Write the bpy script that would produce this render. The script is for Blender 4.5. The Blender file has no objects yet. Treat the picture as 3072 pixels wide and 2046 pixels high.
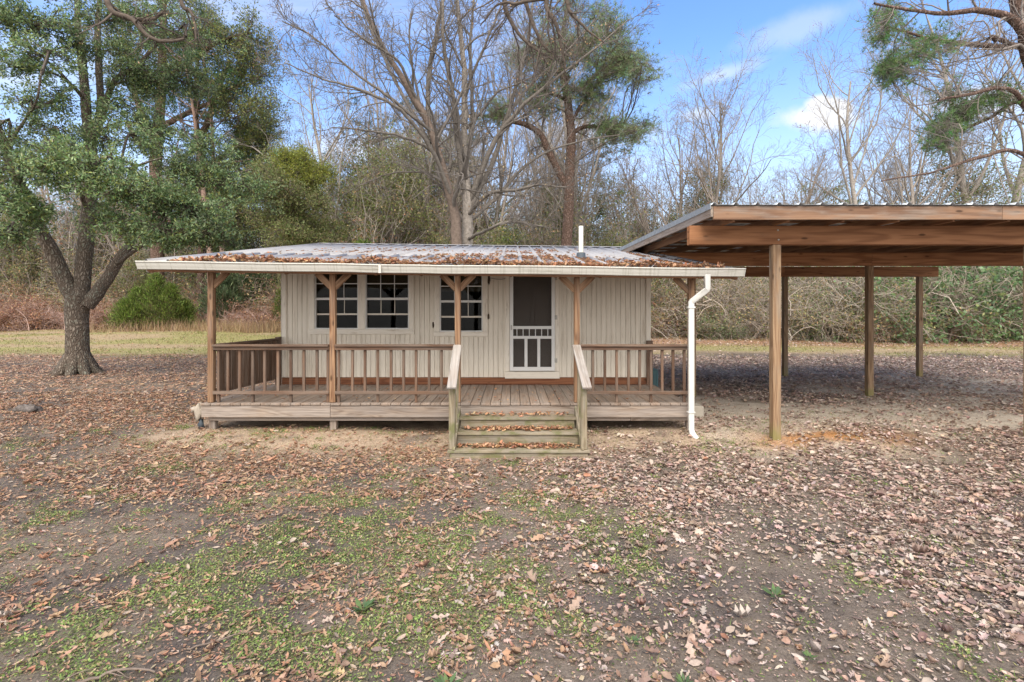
import bpy, math, random
import numpy as np
from mathutils import Vector, Matrix

# ------------------------------------------------------------------ scene, camera, light
S = bpy.context.scene
COL = S.collection
F = 1500.0                      # focal length in photo pixels (photo 3072 wide)
HC = 1.88                       # eye height above the ground at the porch
cam_d = bpy.data.cameras.new('camera')
cam = bpy.data.objects.new('camera', cam_d); COL.objects.link(cam)
cam.location = (0, 0, HC); cam.rotation_euler = (math.radians(90), 0, 0)
cam_d.sensor_width = 36.0; cam_d.lens = 36.0*F/3072.0
cam_d.shift_y = -87.0/3072.0
cam_d.clip_start = 0.05; cam_d.clip_end = 3000
S.camera = cam

S.view_settings.view_transform = 'Standard'; S.view_settings.look = 'None'
S.view_settings.gamma = 1.0; S.view_settings.use_curve_mapping = False
S.view_settings.exposure = 1.60
S.cycles.max_bounces = 6; S.cycles.transparent_max_bounces = 8
S.cycles.diffuse_bounces = 3; S.cycles.glossy_bounces = 2; S.cycles.transmission_bounces = 3

SUN_EL, SUN_AZ = math.radians(50), math.radians(190)   # azimuth clockwise from +Y: behind the camera
sd = bpy.data.lights.new('sun', 'SUN'); sun = bpy.data.objects.new('sun', sd); COL.objects.link(sun)
sd.energy = 1.35; sd.angle = math.radians(48); sd.color = (1.0, 0.91, 0.79)
dirv = Vector((math.sin(SUN_AZ)*math.cos(SUN_EL), math.cos(SUN_AZ)*math.cos(SUN_EL), math.sin(SUN_EL)))
sun.rotation_euler = dirv.to_track_quat('Z', 'Y').to_euler()
sun.location = (0, -20, 30)


def nd(nt, typ, ins=None, **props):
    n = nt.nodes.new(typ)
    for k, v in props.items():
        setattr(n, k, v)
    for k, v in (ins or {}).items():
        s = n.inputs[k]
        if isinstance(v, bpy.types.NodeSocket):
            nt.links.new(v, s)
        elif isinstance(v, bpy.types.Node):
            nt.links.new(v.outputs[0], s)
        else:
            if s.type == 'RGBA' and len(v) == 3:
                v = (*v, 1)
            s.default_value = v
    return n


def math_n(nt, op, a, b=0.0, c=None, clamp=False):
    n = nd(nt, 'ShaderNodeMath', {0: a, 1: b}, operation=op, use_clamp=clamp)
    if c is not None:
        if isinstance(c, (bpy.types.NodeSocket,)): nt.links.new(c, n.inputs[2])
        else: n.inputs[2].default_value = c
    return n.outputs[0]


def mapr(nt, v, a, b, c=0.0, d=1.0, smooth=True):
    n = nd(nt, 'ShaderNodeMapRange', {'Value': v, 'From Min': a, 'From Max': b, 'To Min': c, 'To Max': d})
    n.interpolation_type = 'SMOOTHSTEP' if smooth else 'LINEAR'
    return n.outputs[0]


def mix(nt, f, a, b, blend='MIX'):
    n = nt.nodes.new('ShaderNodeMix'); n.data_type = 'RGBA'; n.blend_type = blend
    for idx, v in ((0, f), (6, a), (7, b)):
        s = n.inputs[idx]
        if isinstance(v, bpy.types.NodeSocket): nt.links.new(v, s)
        elif isinstance(v, (int, float)): s.default_value = v if idx == 0 else (v, v, v, 1)
        else: s.default_value = (*v[:3], 1)
    return n.outputs[2]


world = bpy.data.worlds.new('World'); S.world = world; world.use_nodes = True
wn = world.node_tree; wn.nodes.clear()
sky = nd(wn, 'ShaderNodeTexSky', sky_type='NISHITA', sun_disc=False, sun_elevation=SUN_EL, sun_rotation=SUN_AZ,
         air_density=1.0, dust_density=0.4, ozone_density=2.0)
hs = nd(wn, 'ShaderNodeHueSaturation', {'Hue': 0.506, 'Saturation': 1.17, 'Value': 0.78, 'Color': sky.outputs[0]})
tc = nd(wn, 'ShaderNodeTexCoord')
sep = nd(wn, 'ShaderNodeSeparateXYZ', {0: tc.outputs['Generated']})
zc = math_n(wn, 'MAXIMUM', sep.outputs[2], 0.0)
den = math_n(wn, 'ADD', zc, 0.12)
pu = math_n(wn, 'DIVIDE', sep.outputs[0], den); pv = math_n(wn, 'DIVIDE', sep.outputs[1], den)
pvec = nd(wn, 'ShaderNodeCombineXYZ', {0: pu, 1: pv})
# high thin cloud sheets all over the sky
n1 = nd(wn, 'ShaderNodeTexNoise', {'Vector': nd(wn, 'ShaderNodeMapping', {'Vector': pvec.outputs[0], 'Rotation': (0, 0, 0.5), 'Scale': (0.35, 1.1, 1), 'Location': (3.1, 0.4, 0)}).outputs[0], 'Scale': 1.0, 'Detail': 7.0, 'Roughness': 0.62})
thin = mapr(wn, n1.outputs[0], 0.50, 0.78, 0.0, 0.75)
# heaped clouds, as directions (tangents to the right and up of north)
yy = math_n(wn, 'MAXIMUM', sep.outputs[1], 0.02)
ta = math_n(wn, 'DIVIDE', sep.outputs[0], yy); tb = math_n(wn, 'DIVIDE', sep.outputs[2], yy)
n2 = nd(wn, 'ShaderNodeTexNoise', {'Vector': tc.outputs['Generated'], 'Scale': 11.0, 'Detail': 6.0, 'Roughness': 0.6})
def puff(cx, cy, rx, ry, rot, gain, hard):
    dx = math_n(wn, 'SUBTRACT', ta, cx); dy = math_n(wn, 'SUBTRACT', tb, cy)
    c, s = math.cos(rot), math.sin(rot)
    u = math_n(wn, 'DIVIDE', math_n(wn, 'ADD', math_n(wn, 'MULTIPLY', dx, c), math_n(wn, 'MULTIPLY', dy, s)), rx)
    v = math_n(wn, 'DIVIDE', math_n(wn, 'SUBTRACT', math_n(wn, 'MULTIPLY', dy, c), math_n(wn, 'MULTIPLY', dx, s)), ry)
    d = math_n(wn, 'SQRT', math_n(wn, 'ADD', math_n(wn, 'MULTIPLY', u, u), math_n(wn, 'MULTIPLY', v, v)))
    d = math_n(wn, 'ADD', d, math_n(wn, 'MULTIPLY', math_n(wn, 'SUBTRACT', n2.outputs[0], 0.5), 1.6))
    return mapr(wn, d, 1.0, 1.0-hard, 0.0, gain)
cl = thin
for p in ((0.60, 0.385, 0.11, 0.036, 0.0, 0.95, 0.7), (0.63, 0.405, 0.06, 0.03, 0.0, 0.95, 0.5), (0.37, 0.395, 0.06, 0.022, 0.1, 0.5, 0.9),
          (0.41, 0.472, 0.13, 0.024, 0.32, 0.42, 1.0), (0.58, 0.575, 0.19, 0.04, 0.35, 0.3, 1.0), (0.95, 0.42, 0.16, 0.05, 0.1, 0.7, 0.7),
          (-0.25, 0.33, 0.25, 0.05, 0.05, 0.6, 0.8), (0.15, 0.36, 0.2, 0.04, 0.0, 0.6, 0.8)):
    cl = math_n(wn, 'MAXIMUM', cl, puff(*p))
isn = mapr(wn, sep.outputs[1], 0.05, 0.2)
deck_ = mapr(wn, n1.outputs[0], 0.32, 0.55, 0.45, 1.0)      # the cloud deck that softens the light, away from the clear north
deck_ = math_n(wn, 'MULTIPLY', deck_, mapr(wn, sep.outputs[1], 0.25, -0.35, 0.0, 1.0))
cl0 = cl
cl = math_n(wn, 'MAXIMUM', math_n(wn, 'MULTIPLY', cl, isn), thin)
hz = mapr(wn, sep.outputs[2], 0.0, 0.47, 0.92, 0.0)
c0 = mix(wn, hz, hs.outputs[0], (2.0, 2.25, 2.6))
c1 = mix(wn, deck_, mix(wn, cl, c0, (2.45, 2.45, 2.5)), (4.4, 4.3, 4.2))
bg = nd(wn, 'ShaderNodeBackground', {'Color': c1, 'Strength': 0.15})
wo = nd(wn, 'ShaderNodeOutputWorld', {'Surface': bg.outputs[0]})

# ------------------------------------------------------------------ helpers
def P(px, py, y):
    """a surveyed point: photo pixel (full size) and its distance in metres -> world position"""
    return np.array(((px-1536)*y/F, y, HC-(py-936)*y/F))


def sst(a, b, t):
    t = np.clip((np.asarray(t, float)-a)/(b-a), 0, 1)
    return t*t*(3-2*t)


_lat = np.random.default_rng(5).random((256, 256))
def vnoise(x, y):
    x = np.asarray(x, float); y = np.asarray(y, float)
    xi = np.floor(x).astype(int); yi = np.floor(y).astype(int)
    fx = x-xi; fy = y-yi
    fx = fx*fx*(3-2*fx); fy = fy*fy*(3-2*fy)
    a = _lat[xi % 256, yi % 256]; b = _lat[(xi+1) % 256, yi % 256]
    c = _lat[xi % 256, (yi+1) % 256]; d = _lat[(xi+1) % 256, (yi+1) % 256]
    return (a*(1-fx)+b*fx)*(1-fy)+(c*(1-fx)+d*fx)*fy


def fbm(x, y, o=4):
    s = 0; amp = 0.5; tot = 0
    for i in range(o):
        s = s+amp*vnoise(np.asarray(x)*2**i+17.3*i, np.asarray(y)*2**i+9.1*i); tot += amp; amp *= 0.55
    return s/tot


def gz(x, y):
    x = np.asarray(x, float); y = np.asarray(y, float)
    g = -0.17*(1-sst(6.7, 8.1, y))
    g = g-0.07*np.exp(-((x+0.8)/2.6)**2)*sst(9.5, 8.3, y)*sst(6.5, 7.6, y)
    g = g+sst(3, -9, x)*0.027*np.clip(y-17, 0, 42)
    g = g+(fbm(x*0.9, y*0.9, 3)-0.5)*0.09*sst(2, 4, y)
    g = g+(fbm(x*0.12+4, y*0.12, 2)-0.5)*0.5*sst(14, 40, y)
    return g


def tag(o, label=None, cat=None, group=None, kind=None):
    if label: o['label'] = label
    if cat: o['category'] = cat
    if group: o['group'] = group
    if kind: o['kind'] = kind
    return o


def empty(name, loc=(0, 0, 0), parent=None):
    o = bpy.data.objects.new(name, None); COL.objects.link(o)
    o.empty_display_size = 0.1
    o.location = loc
    if parent: o.parent = parent
    return o


def wloc(o):
    v = Vector((0, 0, 0))
    while o is not None:
        v += o.location; o = o.parent
    return v


def mk_mesh(name, V, Q=None, T=None, mat=None, col=None, smooth=False):
    """fast mesh from arrays: V (n,3), quads Q (m,4), tris T (k,3), per-vertex colours col (n,3)"""
    me = bpy.data.meshes.new(name)
    V = np.asarray(V, np.float32).reshape(-1, 3)
    li = []; tot = []
    if Q is not None and len(Q): li.append(np.asarray(Q, np.int32).ravel()); tot.append(np.full(len(Q), 4, np.int32))
    if T is not None and len(T): li.append(np.asarray(T, np.int32).ravel()); tot.append(np.full(len(T), 3, np.int32))
    li = np.concatenate(li); tot = np.concatenate(tot)
    st = np.concatenate(([0], np.cumsum(tot)[:-1])).astype(np.int32)
    me.vertices.add(len(V)); me.vertices.foreach_set('co', V.ravel())
    me.loops.add(len(li)); me.loops.foreach_set('vertex_index', li)
    me.polygons.add(len(tot)); me.polygons.foreach_set('loop_start', st); me.polygons.foreach_set('loop_total', tot)
    if smooth: me.polygons.foreach_set('use_smooth', np.ones(len(tot), bool))
    if col is not None:
        a = me.color_attributes.new('Col', 'FLOAT_COLOR', 'POINT')
        c = np.ones((len(V), 4), np.float32); c[:, :3] = col
        a.data.foreach_set('color', c.ravel())
    if mat: me.materials.append(mat)
    me.update(calc_edges=True)
    return me


def obj(name, me, parent=None, loc=(0, 0, 0)):
    o = bpy.data.objects.new(name, me); COL.objects.link(o)
    o.location = loc
    if parent: o.parent = parent
    return o


_boxes = {}
def box_me(lx, ly, lz, mat, bev=0.004):
    k = (round(lx, 3), round(ly, 3), round(lz, 3), mat.name, bev)
    if k in _boxes: return _boxes[k]
    hx, hy, hz_ = lx/2, ly/2, lz/2
    b = min(bev, hx*0.4, hy*0.4, hz_*0.4)
    import bmesh
    bm = bmesh.new()
    bmesh.ops.create_cube(bm, size=1.0)
    for v in bm.verts: v.co = Vector((v.co.x*lx, v.co.y*ly, v.co.z*lz))
    if b > 0.0008:
        bmesh.ops.bevel(bm, geom=list(bm.edges), offset=b, segments=1, affect='EDGES')
    me = bpy.data.meshes.new('board'); bm.to_mesh(me); bm.free()
    me.materials.append(mat); _boxes[k] = me
    return me


def bar(name, parent, a, b, w, t, mat, side=(0, 0, 1), bev=0.004):
    """a board from a to b (world points); w is its extent along `side`, t the other way"""
    a = Vector([float(q) for q in a]); b = Vector([float(q) for q in b]); d = b-a; L = d.length; ex = d/L
    ez = Vector(side); ez = (ez-ex*ez.dot(ex)).normalized(); ey = ez.cross(ex)
    o = bpy.data.objects.new(name, box_me(L, t, w, mat, bev)); COL.objects.link(o)
    M = Matrix((ex, ey, ez)).transposed()
    c = (a+b)/2
    o.rotation_euler = M.to_euler()
    if parent:
        o.parent = parent; o.location = c-wloc(parent)
    else: o.location = c
    return o


def bx(name, parent, x0, x1, y0, y1, z0, z1, mat, bev=0.004, axis=None):
    """axis aligned board; its grain runs along the longest side"""
    d = [x1-x0, y1-y0, z1-z0]; cx, cy, cz = (x0+x1)/2, (y0+y1)/2, (z0+z1)/2
    ax = axis if axis is not None else int(np.argmax(d))
    if ax == 0: return bar(name, parent, (x0, cy, cz), (x1, cy, cz), d[2], d[1], mat, (0, 0, 1), bev)
    if ax == 1: return bar(name, parent, (cx, y0, cz), (cx, y1, cz), d[2], d[0], mat, (0, 0, 1), bev)
    return bar(name, parent, (cx, cy, z0), (cx, cy, z1), d[1], d[0], mat, (0, 1, 0), bev)


def norm(v):
    return v/np.maximum(np.linalg.norm(v, axis=-1, keepdims=True), 1e-9)


class Geo:
    """collects tubes and leaves as arrays, then makes one mesh"""
    def __init__(self): self.V = []; self.Q = []; self.T = []; self.C = []; self.n = 0
    def _add(self, V, Q, T, C):
        V = V.reshape(-1, 3)
        if Q is not None: self.Q.append(Q.reshape(-1, 4)+self.n)
        if T is not None: self.T.append(T.reshape(-1, 3)+self.n)
        self.V.append(V); self.n += len(V)
        C = np.asarray(C, float)
        self.C.append(np.broadcast_to(C, (len(V), 3)) if C.ndim == 1 else C)
    def tubes(self, Pn, R, k, col=(1, 1, 1), rough=0.0, rng=None):
        Pn = np.asarray(Pn, float); R = np.asarray(R, float)
        B, n, _ = Pn.shape
        if B == 0: return
        t = norm(np.gradient(Pn, axis=1))
        ref = norm(np.where(np.abs(t.mean(1)[:, None, 2:3]) > 0.8, np.array((1.0, 0.13, 0)), np.array((0.1, 0.07, 1.0))))
        u = norm(np.cross(t, np.broadcast_to(ref, t.shape))); v = np.cross(t, u)
        a = np.arange(k)*2*math.pi/k
        rr = R[:, :, None]*np.ones(k)
        if rough and rng is not None: rr = rr*(1+rough*rng.normal(size=rr.shape))
        V = Pn[:, :, None]+(u[:, :, None]*np.cos(a)[:, None]+v[:, :, None]*np.sin(a)[:, None])*rr[..., None]
        idx = np.arange(B*n*k).reshape(B, n, k)
        q = np.stack((idx[:, :-1], np.roll(idx[:, :-1], -1, 2), np.roll(idx[:, 1:], -1, 2), idx[:, 1:]), -1)
        C = np.asarray(col, float)
        if C.ndim == 2: C = np.repeat(C, n*k, 0)
        self._add(V, q, None, C)
    def leaves(self, c, d, nrm, L, W, col):
        """diamond leaves from c along d"""
        m = len(c)
        if m == 0: return
        d = norm(d); s = norm(np.cross(d, nrm)); L = np.broadcast_to(L, (m,))[:, None]; W = np.broadcast_to(W, (m,))[:, None]
        V = np.stack((c, c+d*L*0.5+s*W*0.5, c+d*L, c+d*L*0.5-s*W*0.5), 1)
        q = np.arange(m*4).reshape(m, 4)
        C = np.asarray(col, float)
        if C.ndim == 2: C = np.repeat(C, 4, 0)
        self._add(V, q, None, C)
    def needles(self, c, d, L, W, col, rng):
        m = len(c)
        d = norm(d); s = norm(np.cross(d, rng.normal(size=(m, 3)))); L = np.broadcast_to(L, (m,))[:, None]
        V = np.stack((c-s*W/2, c+s*W/2, c+d*L), 1)
        C = np.asarray(col, float)
        if C.ndim == 2: C = np.repeat(C, 3, 0)
        self._add(V, None, np.arange(m*3).reshape(m, 3), C)
    def mesh(self, name, mat, base=(0, 0, 0), smooth=False):
        return mk_mesh(name, np.concatenate(self.V)-np.asarray(base), np.concatenate(self.Q) if self.Q else None,
                       np.concatenate(self.T) if self.T else None, mat, np.concatenate(self.C), smooth)


def sub(Pn, R, n2):
    """resample polylines to n2 points with a smooth curve"""
    Pn = np.asarray(Pn, float); R = np.asarray(R, float); n = len(Pn)
    t = np.linspace(0, n-1, n2); i = np.clip(t.astype(int), 0, n-2); f = (t-i)[:, None]
    p0 = Pn[np.clip(i-1, 0, n-1)]; p1 = Pn[i]; p2 = Pn[i+1]; p3 = Pn[np.clip(i+2, 0, n-1)]
    q = 0.5*((2*p1)+(-p0+p2)*f+(2*p0-5*p1+4*p2-p3)*f**2+(-p0+3*p1-3*p2+p3)*f**3)
    f = f[:, 0]
    return q, R[i]*(1-f)+R[i+1]*f


def grow(Pn, R, rng, nchild, t0, t1, ang, length, nseg, wig=0.18, up=0.05, rs=0.55, rtip=0.25, lenvar=0.4, droop=0.0, sel=None):
    """children of every polyline in the batch"""
    B, n, _ = Pn.shape
    par = np.repeat(np.arange(B), nchild); m = len(par)
    t = t0+(t1-t0)*((np.tile(np.arange(nchild), B)+rng.random(m))/nchild)
    s = t*(n-1); i = np.clip(s.astype(int), 0, n-2); f = s-i
    p = Pn[par, i]*(1-f)[:, None]+Pn[par, i+1]*f[:, None]
    r = R[par, i]*(1-f)+R[par, i+1]*f
    tan = norm(Pn[par, i+1]-Pn[par, i])
    perp = norm(np.cross(tan, rng.normal(size=(m, 3))))
    a = np.radians(ang)*(0.75+0.5*rng.random(m))
    d = norm(tan*np.cos(a)[:, None]+perp*np.sin(a)[:, None])
    plen = np.linalg.norm(np.diff(Pn, axis=1), axis=2).sum(1)[par]
    L = (length*plen if length < 0.99 else np.full(m, length-1.0))*(1-lenvar/2+lenvar*rng.random(m))*(1.15-0.55*(t-t0)/(t1-t0+1e-6))
    out = np.empty((m, nseg, 3)); out[:, 0] = p
    for k in range(1, nseg):
        d = d+wig*rng.normal(size=(m, 3)); d[:, 2] += up-droop*k/nseg
        d = norm(d); p = p+d*(L/(nseg-1))[:, None]; out[:, k] = p
    r0 = np.minimum(r*rs, r*0.9)
    return out, r0[:, None]*np.linspace(1, rtip, nseg)[None]


def stack(pl, n):
    q = [sub(a, r, n) for a, r in pl]
    return np.stack([x[0] for x in q]), np.stack([x[1] for x in q])


def pick(rng, pal, m, jit=0.12):
    pal = np.asarray(pal, float)
    c = pal[rng.integers(0, len(pal), m)]
    return np.clip(c*(1+jit*rng.normal(size=(m, 1)))*(1+0.05*rng.normal(size=(m, 3))), 0.003, 0.9)


# ------------------------------------------------------------------ materials
def new_mat(name):
    m = bpy.data.materials.new(name); m.use_nodes = True; m.node_tree.nodes.clear()
    return m, m.node_tree


def finish(nt, color, rough, bump=None, bstr=0.3, bdist=0.01, metal=0.0, spec=0.4):
    ins = {'Base Color': color, 'Roughness': rough, 'Metallic': metal, 'Specular IOR Level': spec}
    p = nd(nt, 'ShaderNodeBsdfPrincipled', ins)
    if bump is not None:
        b = nd(nt, 'ShaderNodeBump', {'Height': bump, 'Strength': bstr, 'Distance': bdist})
        nt.links.new(b.outputs[0], p.inputs['Normal'])
    nd(nt, 'ShaderNodeOutputMaterial', {'Surface': p.outputs[0]})
    return p


def obj_vec(nt, scale, rnd=40.0):
    t = nd(nt, 'ShaderNodeTexCoord'); oi = nd(nt, 'ShaderNodeObjectInfo')
    r = math_n(nt, 'MULTIPLY', oi.outputs['Random'], rnd)
    off = nd(nt, 'ShaderNodeCombineXYZ', {0: r, 1: math_n(nt, 'MULTIPLY', r, 0.37), 2: math_n(nt, 'MULTIPLY', r, 0.71)})
    v = nd(nt, 'ShaderNodeVectorMath', {0: t.outputs['Object'], 1: off.outputs[0]}, operation='ADD')
    return nd(nt, 'ShaderNodeVectorMath', {0: v.outputs[0], 1: scale}, operation='MULTIPLY').outputs[0], v.outputs[0], oi.outputs['Random']


def wood(name, light, dark, grey=None, greyamt=0.3, rings=9.0, knots=True, moss=0.0, rough=0.75, var=0.25, bstr=0.35, worn=None, foot=0):
    m, nt = new_mat(name)
    v1, base, rnd = obj_vec(nt, (1.6, 60.0, 60.0))
    fine = nd(nt, 'ShaderNodeTexNoise', {'Vector': v1, 'Scale': 1.0, 'Detail': 5.0, 'Roughness': 0.6}).outputs[0]
    v2 = nd(nt, 'ShaderNodeVectorMath', {0: base, 1: (0.55, 6.0, 6.0)}, operation='MULTIPLY').outputs[0]
    fig = nd(nt, 'ShaderNodeTexNoise', {'Vector': v2, 'Scale': 1.0, 'Detail': 2.0, 'Roughness': 0.45, 'Distortion': 0.35}).outputs[0]
    ring = math_n(nt, 'PINGPONG', math_n(nt, 'MULTIPLY', fig, rings), 0.5)
    ring = mapr(nt, ring, 0.02, 0.42)
    c = mix(nt, math_n(nt, 'MULTIPLY_ADD', ring, 0.6, math_n(nt, 'MULTIPLY', mapr(nt, fine, 0.3, 0.7), 0.4)), dark, light)
    if knots:
        v3 = nd(nt, 'ShaderNodeVectorMath', {0: base, 1: (2.3, 7.0, 7.0)}, operation='MULTIPLY').outputs[0]
        vo = nd(nt, 'ShaderNodeTexVoronoi', {'Vector': v3, 'Scale': 1.0}).outputs['Distance']
        kn = mapr(nt, vo, 0.06, 0.17, 0.85, 0.0)
        c = mix(nt, kn, c, tuple(x*0.35 for x in dark))
    if grey:
        v4 = nd(nt, 'ShaderNodeVectorMath', {0: base, 1: (1.0, 5.0, 5.0)}, operation='MULTIPLY').outputs[0]
        g = nd(nt, 'ShaderNodeTexNoise', {'Vector': v4, 'Scale': 1.3, 'Detail': 6.0, 'Roughness': 0.65}).outputs[0]
        g = mapr(nt, g, 0.62-greyamt*0.5, 0.85-greyamt*0.5, 0.0, 0.85)
        gc = mix(nt, mapr(nt, fine, 0.32, 0.68), tuple(x*0.6 for x in grey), grey)
        c = mix(nt, g, c, gc)
    if worn:
        v5 = nd(nt, 'ShaderNodeVectorMath', {0: base, 1: (2.0, 9.0, 9.0)}, operation='MULTIPLY').outputs[0]
        w = nd(nt, 'ShaderNodeTexNoise', {'Vector': v5, 'Scale': 2.0, 'Detail': 5.0, 'Roughness': 0.7}).outputs[0]
        c = mix(nt, mapr(nt, w, 0.52, 0.62), c, worn)
    if moss:
        mo = nd(nt, 'ShaderNodeTexNoise', {'Vector': base, 'Scale': 5.0, 'Detail': 5.0, 'Roughness': 0.6}).outputs[0]
        c = mix(nt, mapr(nt, mo, 0.62-moss*0.3, 0.85-moss*0.3, 0.0, 0.75), c, (0.13, 0.14, 0.045))
    if foot:
        lx = nd(nt, 'ShaderNodeSeparateXYZ', {0: nd(nt, 'ShaderNodeTexCoord').outputs['Object']}).outputs[0]
        fn = nd(nt, 'ShaderNodeTexNoise', {'Vector': base, 'Scale': 6.0, 'Detail': 4.0}).outputs[0]
        c = mix(nt, mapr(nt, math_n(nt, 'MULTIPLY_ADD', fn, 0.5, lx), -foot, -foot-0.35, 0.0, 0.75), c, (0.21, 0.20, 0.07))
    val = math_n(nt, 'MULTIPLY_ADD', rnd, var*2, 1.0-var)
    c = nd(nt, 'ShaderNodeHueSaturation', {'Value': val, 'Color': c}).outputs[0]
    h = math_n(nt, 'ADD', math_n(nt, 'MULTIPLY', fine, 0.7), math_n(nt, 'MULTIPLY', ring, 0.4))
    finish(nt, c, rough, h, bstr, 0.004, spec=0.25)
    return m


def paint(name, colr, dirt=(0.2, 0.17, 0.13), amt=0.25, scale=(3, 3, 3), rough=0.55, grain=0.0, var=0.05, streak=None):
    m, nt = new_mat(name)
    v, base, rnd = obj_vec(nt, scale)
    n = nd(nt, 'ShaderNodeTexNoise', {'Vector': v, 'Scale': 1.0, 'Detail': 7.0, 'Roughness': 0.68}).outputs[0]
    c = mix(nt, mapr(nt, n, 0.68-amt*0.5, 0.95-amt*0.5, 0.0, 0.8), colr, dirt)
    if streak:
        vs = nd(nt, 'ShaderNodeVectorMath', {0: base, 1: streak}, operation='MULTIPLY').outputs[0]
        s = nd(nt, 'ShaderNodeTexNoise', {'Vector': vs, 'Scale': 1.0, 'Detail': 4.0, 'Roughness': 0.6}).outputs[0]
        c = mix(nt, mapr(nt, s, 0.5, 0.75, 0.0, 0.45), c, dirt)
    c = nd(nt, 'ShaderNodeHueSaturation', {'Value': math_n(nt, 'MULTIPLY_ADD', rnd, var*2, 1.0-var), 'Color': c}).outputs[0]
    h = n
    if grain:
        vg = nd(nt, 'ShaderNodeVectorMath', {0: base, 1: (4.0, 90.0, 90.0)}, operation='MULTIPLY').outputs[0]
        h = nd(nt, 'ShaderNodeTexNoise', {'Vector': vg, 'Scale': 1.0, 'Detail': 4.0}).outputs[0]
        c = mix(nt, mapr(nt, h, 0.5, 0.75, 0.0, 0.22), c, dirt)
    finish(nt, c, rough, h, 0.25 if not grain else grain, 0.004, spec=0.35)
    return m


def vcol(name, rough=0.7, trans=0.0, noise=0.3, nscale=30.0, spec=0.3, bstr=0.0):
    """material that takes the thing's own colours from the mesh"""
    m, nt = new_mat(name)
    a = nd(nt, 'ShaderNodeVertexColor', layer_name='Col').outputs[0]
    c = a
    t = nd(nt, 'ShaderNodeTexCoord')
    n = None
    if noise:
        n = nd(nt, 'ShaderNodeTexNoise', {'Vector': t.outputs['Object'], 'Scale': nscale, 'Detail': 4.0, 'Roughness': 0.65}).outputs[0]
        k = mapr(nt, n, 0.25, 0.75, 1-noise, 1+noise, False)
        c = nd(nt, 'ShaderNodeVectorMath', {0: a, 1: nd(nt, 'ShaderNodeCombineXYZ', {0: k, 1: k, 2: k}).outputs[0]}, operation='MULTIPLY').outputs[0]
    p = nd(nt, 'ShaderNodeBsdfPrincipled', {'Base Color': c, 'Roughness': rough, 'Specular IOR Level': spec})
    if bstr and n is not None:
        b = nd(nt, 'ShaderNodeBump', {'Height': n, 'Strength': bstr, 'Distance': 0.02}); nt.links.new(b.outputs[0], p.inputs['Normal'])
    out = p.outputs[0]
    if trans:
        tr = nd(nt, 'ShaderNodeBsdfTranslucent', {'Color': c})
        out = nd(nt, 'ShaderNodeMixShader', {0: trans, 1: out, 2: tr.outputs[0]}).outputs[0]
    nd(nt, 'ShaderNodeOutputMaterial', {'Surface': out})
    return m


def bark(name, light, dark, lichen=(0.22, 0.24, 0.19), la=0.3, sc=9.0, stretch=0.25, bdist=0.03):
    m, nt = new_mat(name)
    t = nd(nt, 'ShaderNodeTexCoord').outputs['Object']
    wob = nd(nt, 'ShaderNodeTexNoise', {'Vector': t, 'Scale': 3.0, 'Detail': 3.0})
    w = nd(nt, 'ShaderNodeVectorMath', {0: t, 1: nd(nt, 'ShaderNodeVectorMath', {0: wob.outputs[1], 1: (0.25, 0.25, 0.25)}, operation='MULTIPLY').outputs[0]}, operation='ADD').outputs[0]
    v = nd(nt, 'ShaderNodeVectorMath', {0: w, 1: (1.0, 1.0, stretch)}, operation='MULTIPLY').outputs[0]
    vo = nd(nt, 'ShaderNodeTexVoronoi', {'Vector': v, 'Scale': sc*2.2}, feature='DISTANCE_TO_EDGE').outputs['Distance']
    n = nd(nt, 'ShaderNodeTexNoise', {'Vector': v, 'Scale': sc*4, 'Detail': 6.0, 'Roughness': 0.7}).outputs[0]
    ridge = mapr(nt, vo, 0.0, 0.32)
    f = math_n(nt, 'MULTIPLY', ridge, mapr(nt, n, 0.25, 0.7))
    c = mix(nt, f, dark, light)
    ln = nd(nt, 'ShaderNodeTexNoise', {'Vector': t, 'Scale': 2.2, 'Detail': 6.0, 'Roughness': 0.7}).outputs[0]
    c = mix(nt, math_n(nt, 'MULTIPLY', mapr(nt, ln, 0.62-la*0.4, 0.8-la*0.4, 0.0, 0.8), mapr(nt, f, 0.0, 0.6)), c, lichen)
    finish(nt, c, 0.9, math_n(nt, 'ADD', ridge, math_n(nt, 'MULTIPLY', n, 0.5)), 0.9, bdist, spec=0.15)
    return m


M = {}
M['deck'] = wood('deck_wood', (0.314, 0.237, 0.184), (0.19, 0.135, 0.101), (0.323, 0.27, 0.23), 0.5, rings=5, knots=False, var=0.12, bstr=0.2)
M['post'] = wood('post_wood', (0.344, 0.213, 0.125), (0.138, 0.067, 0.034), (0.258, 0.18, 0.133), 0.3, rings=8, var=0.1)
M['rail'] = wood('rail_wood', (0.183, 0.111, 0.073), (0.094, 0.052, 0.034), (0.203, 0.152, 0.119), 0.45, rings=5, knots=False, var=0.2)
M['ledger'] = wood('ledger_wood', (0.255, 0.106, 0.051), (0.128, 0.047, 0.024), (0.212, 0.136, 0.102), 0.1, rings=6, var=0.08)
M['skirt'] = wood('skirt_wood', (0.36, 0.29, 0.231), (0.171, 0.123, 0.091), (0.36, 0.308, 0.27), 0.5, rings=13, var=0.08)
M['stair'] = wood('stair_wood', (0.342, 0.288, 0.207), (0.18, 0.14, 0.088), (0.324, 0.288, 0.229), 0.4, rings=8, moss=0.55, knots=False, var=0.1)
M['grip'] = wood('handrail_wood', (0.40, 0.35, 0.31), (0.22, 0.18, 0.15), (0.47, 0.44, 0.41), 0.5, rings=6, knots=False, worn=None, var=0.05, bstr=0.5)
M['beam'] = wood('carport_beam_wood', (0.399, 0.189, 0.09), (0.199, 0.083, 0.036), (0.228, 0.138, 0.09), 0.12, rings=4, var=0.1)
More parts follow.
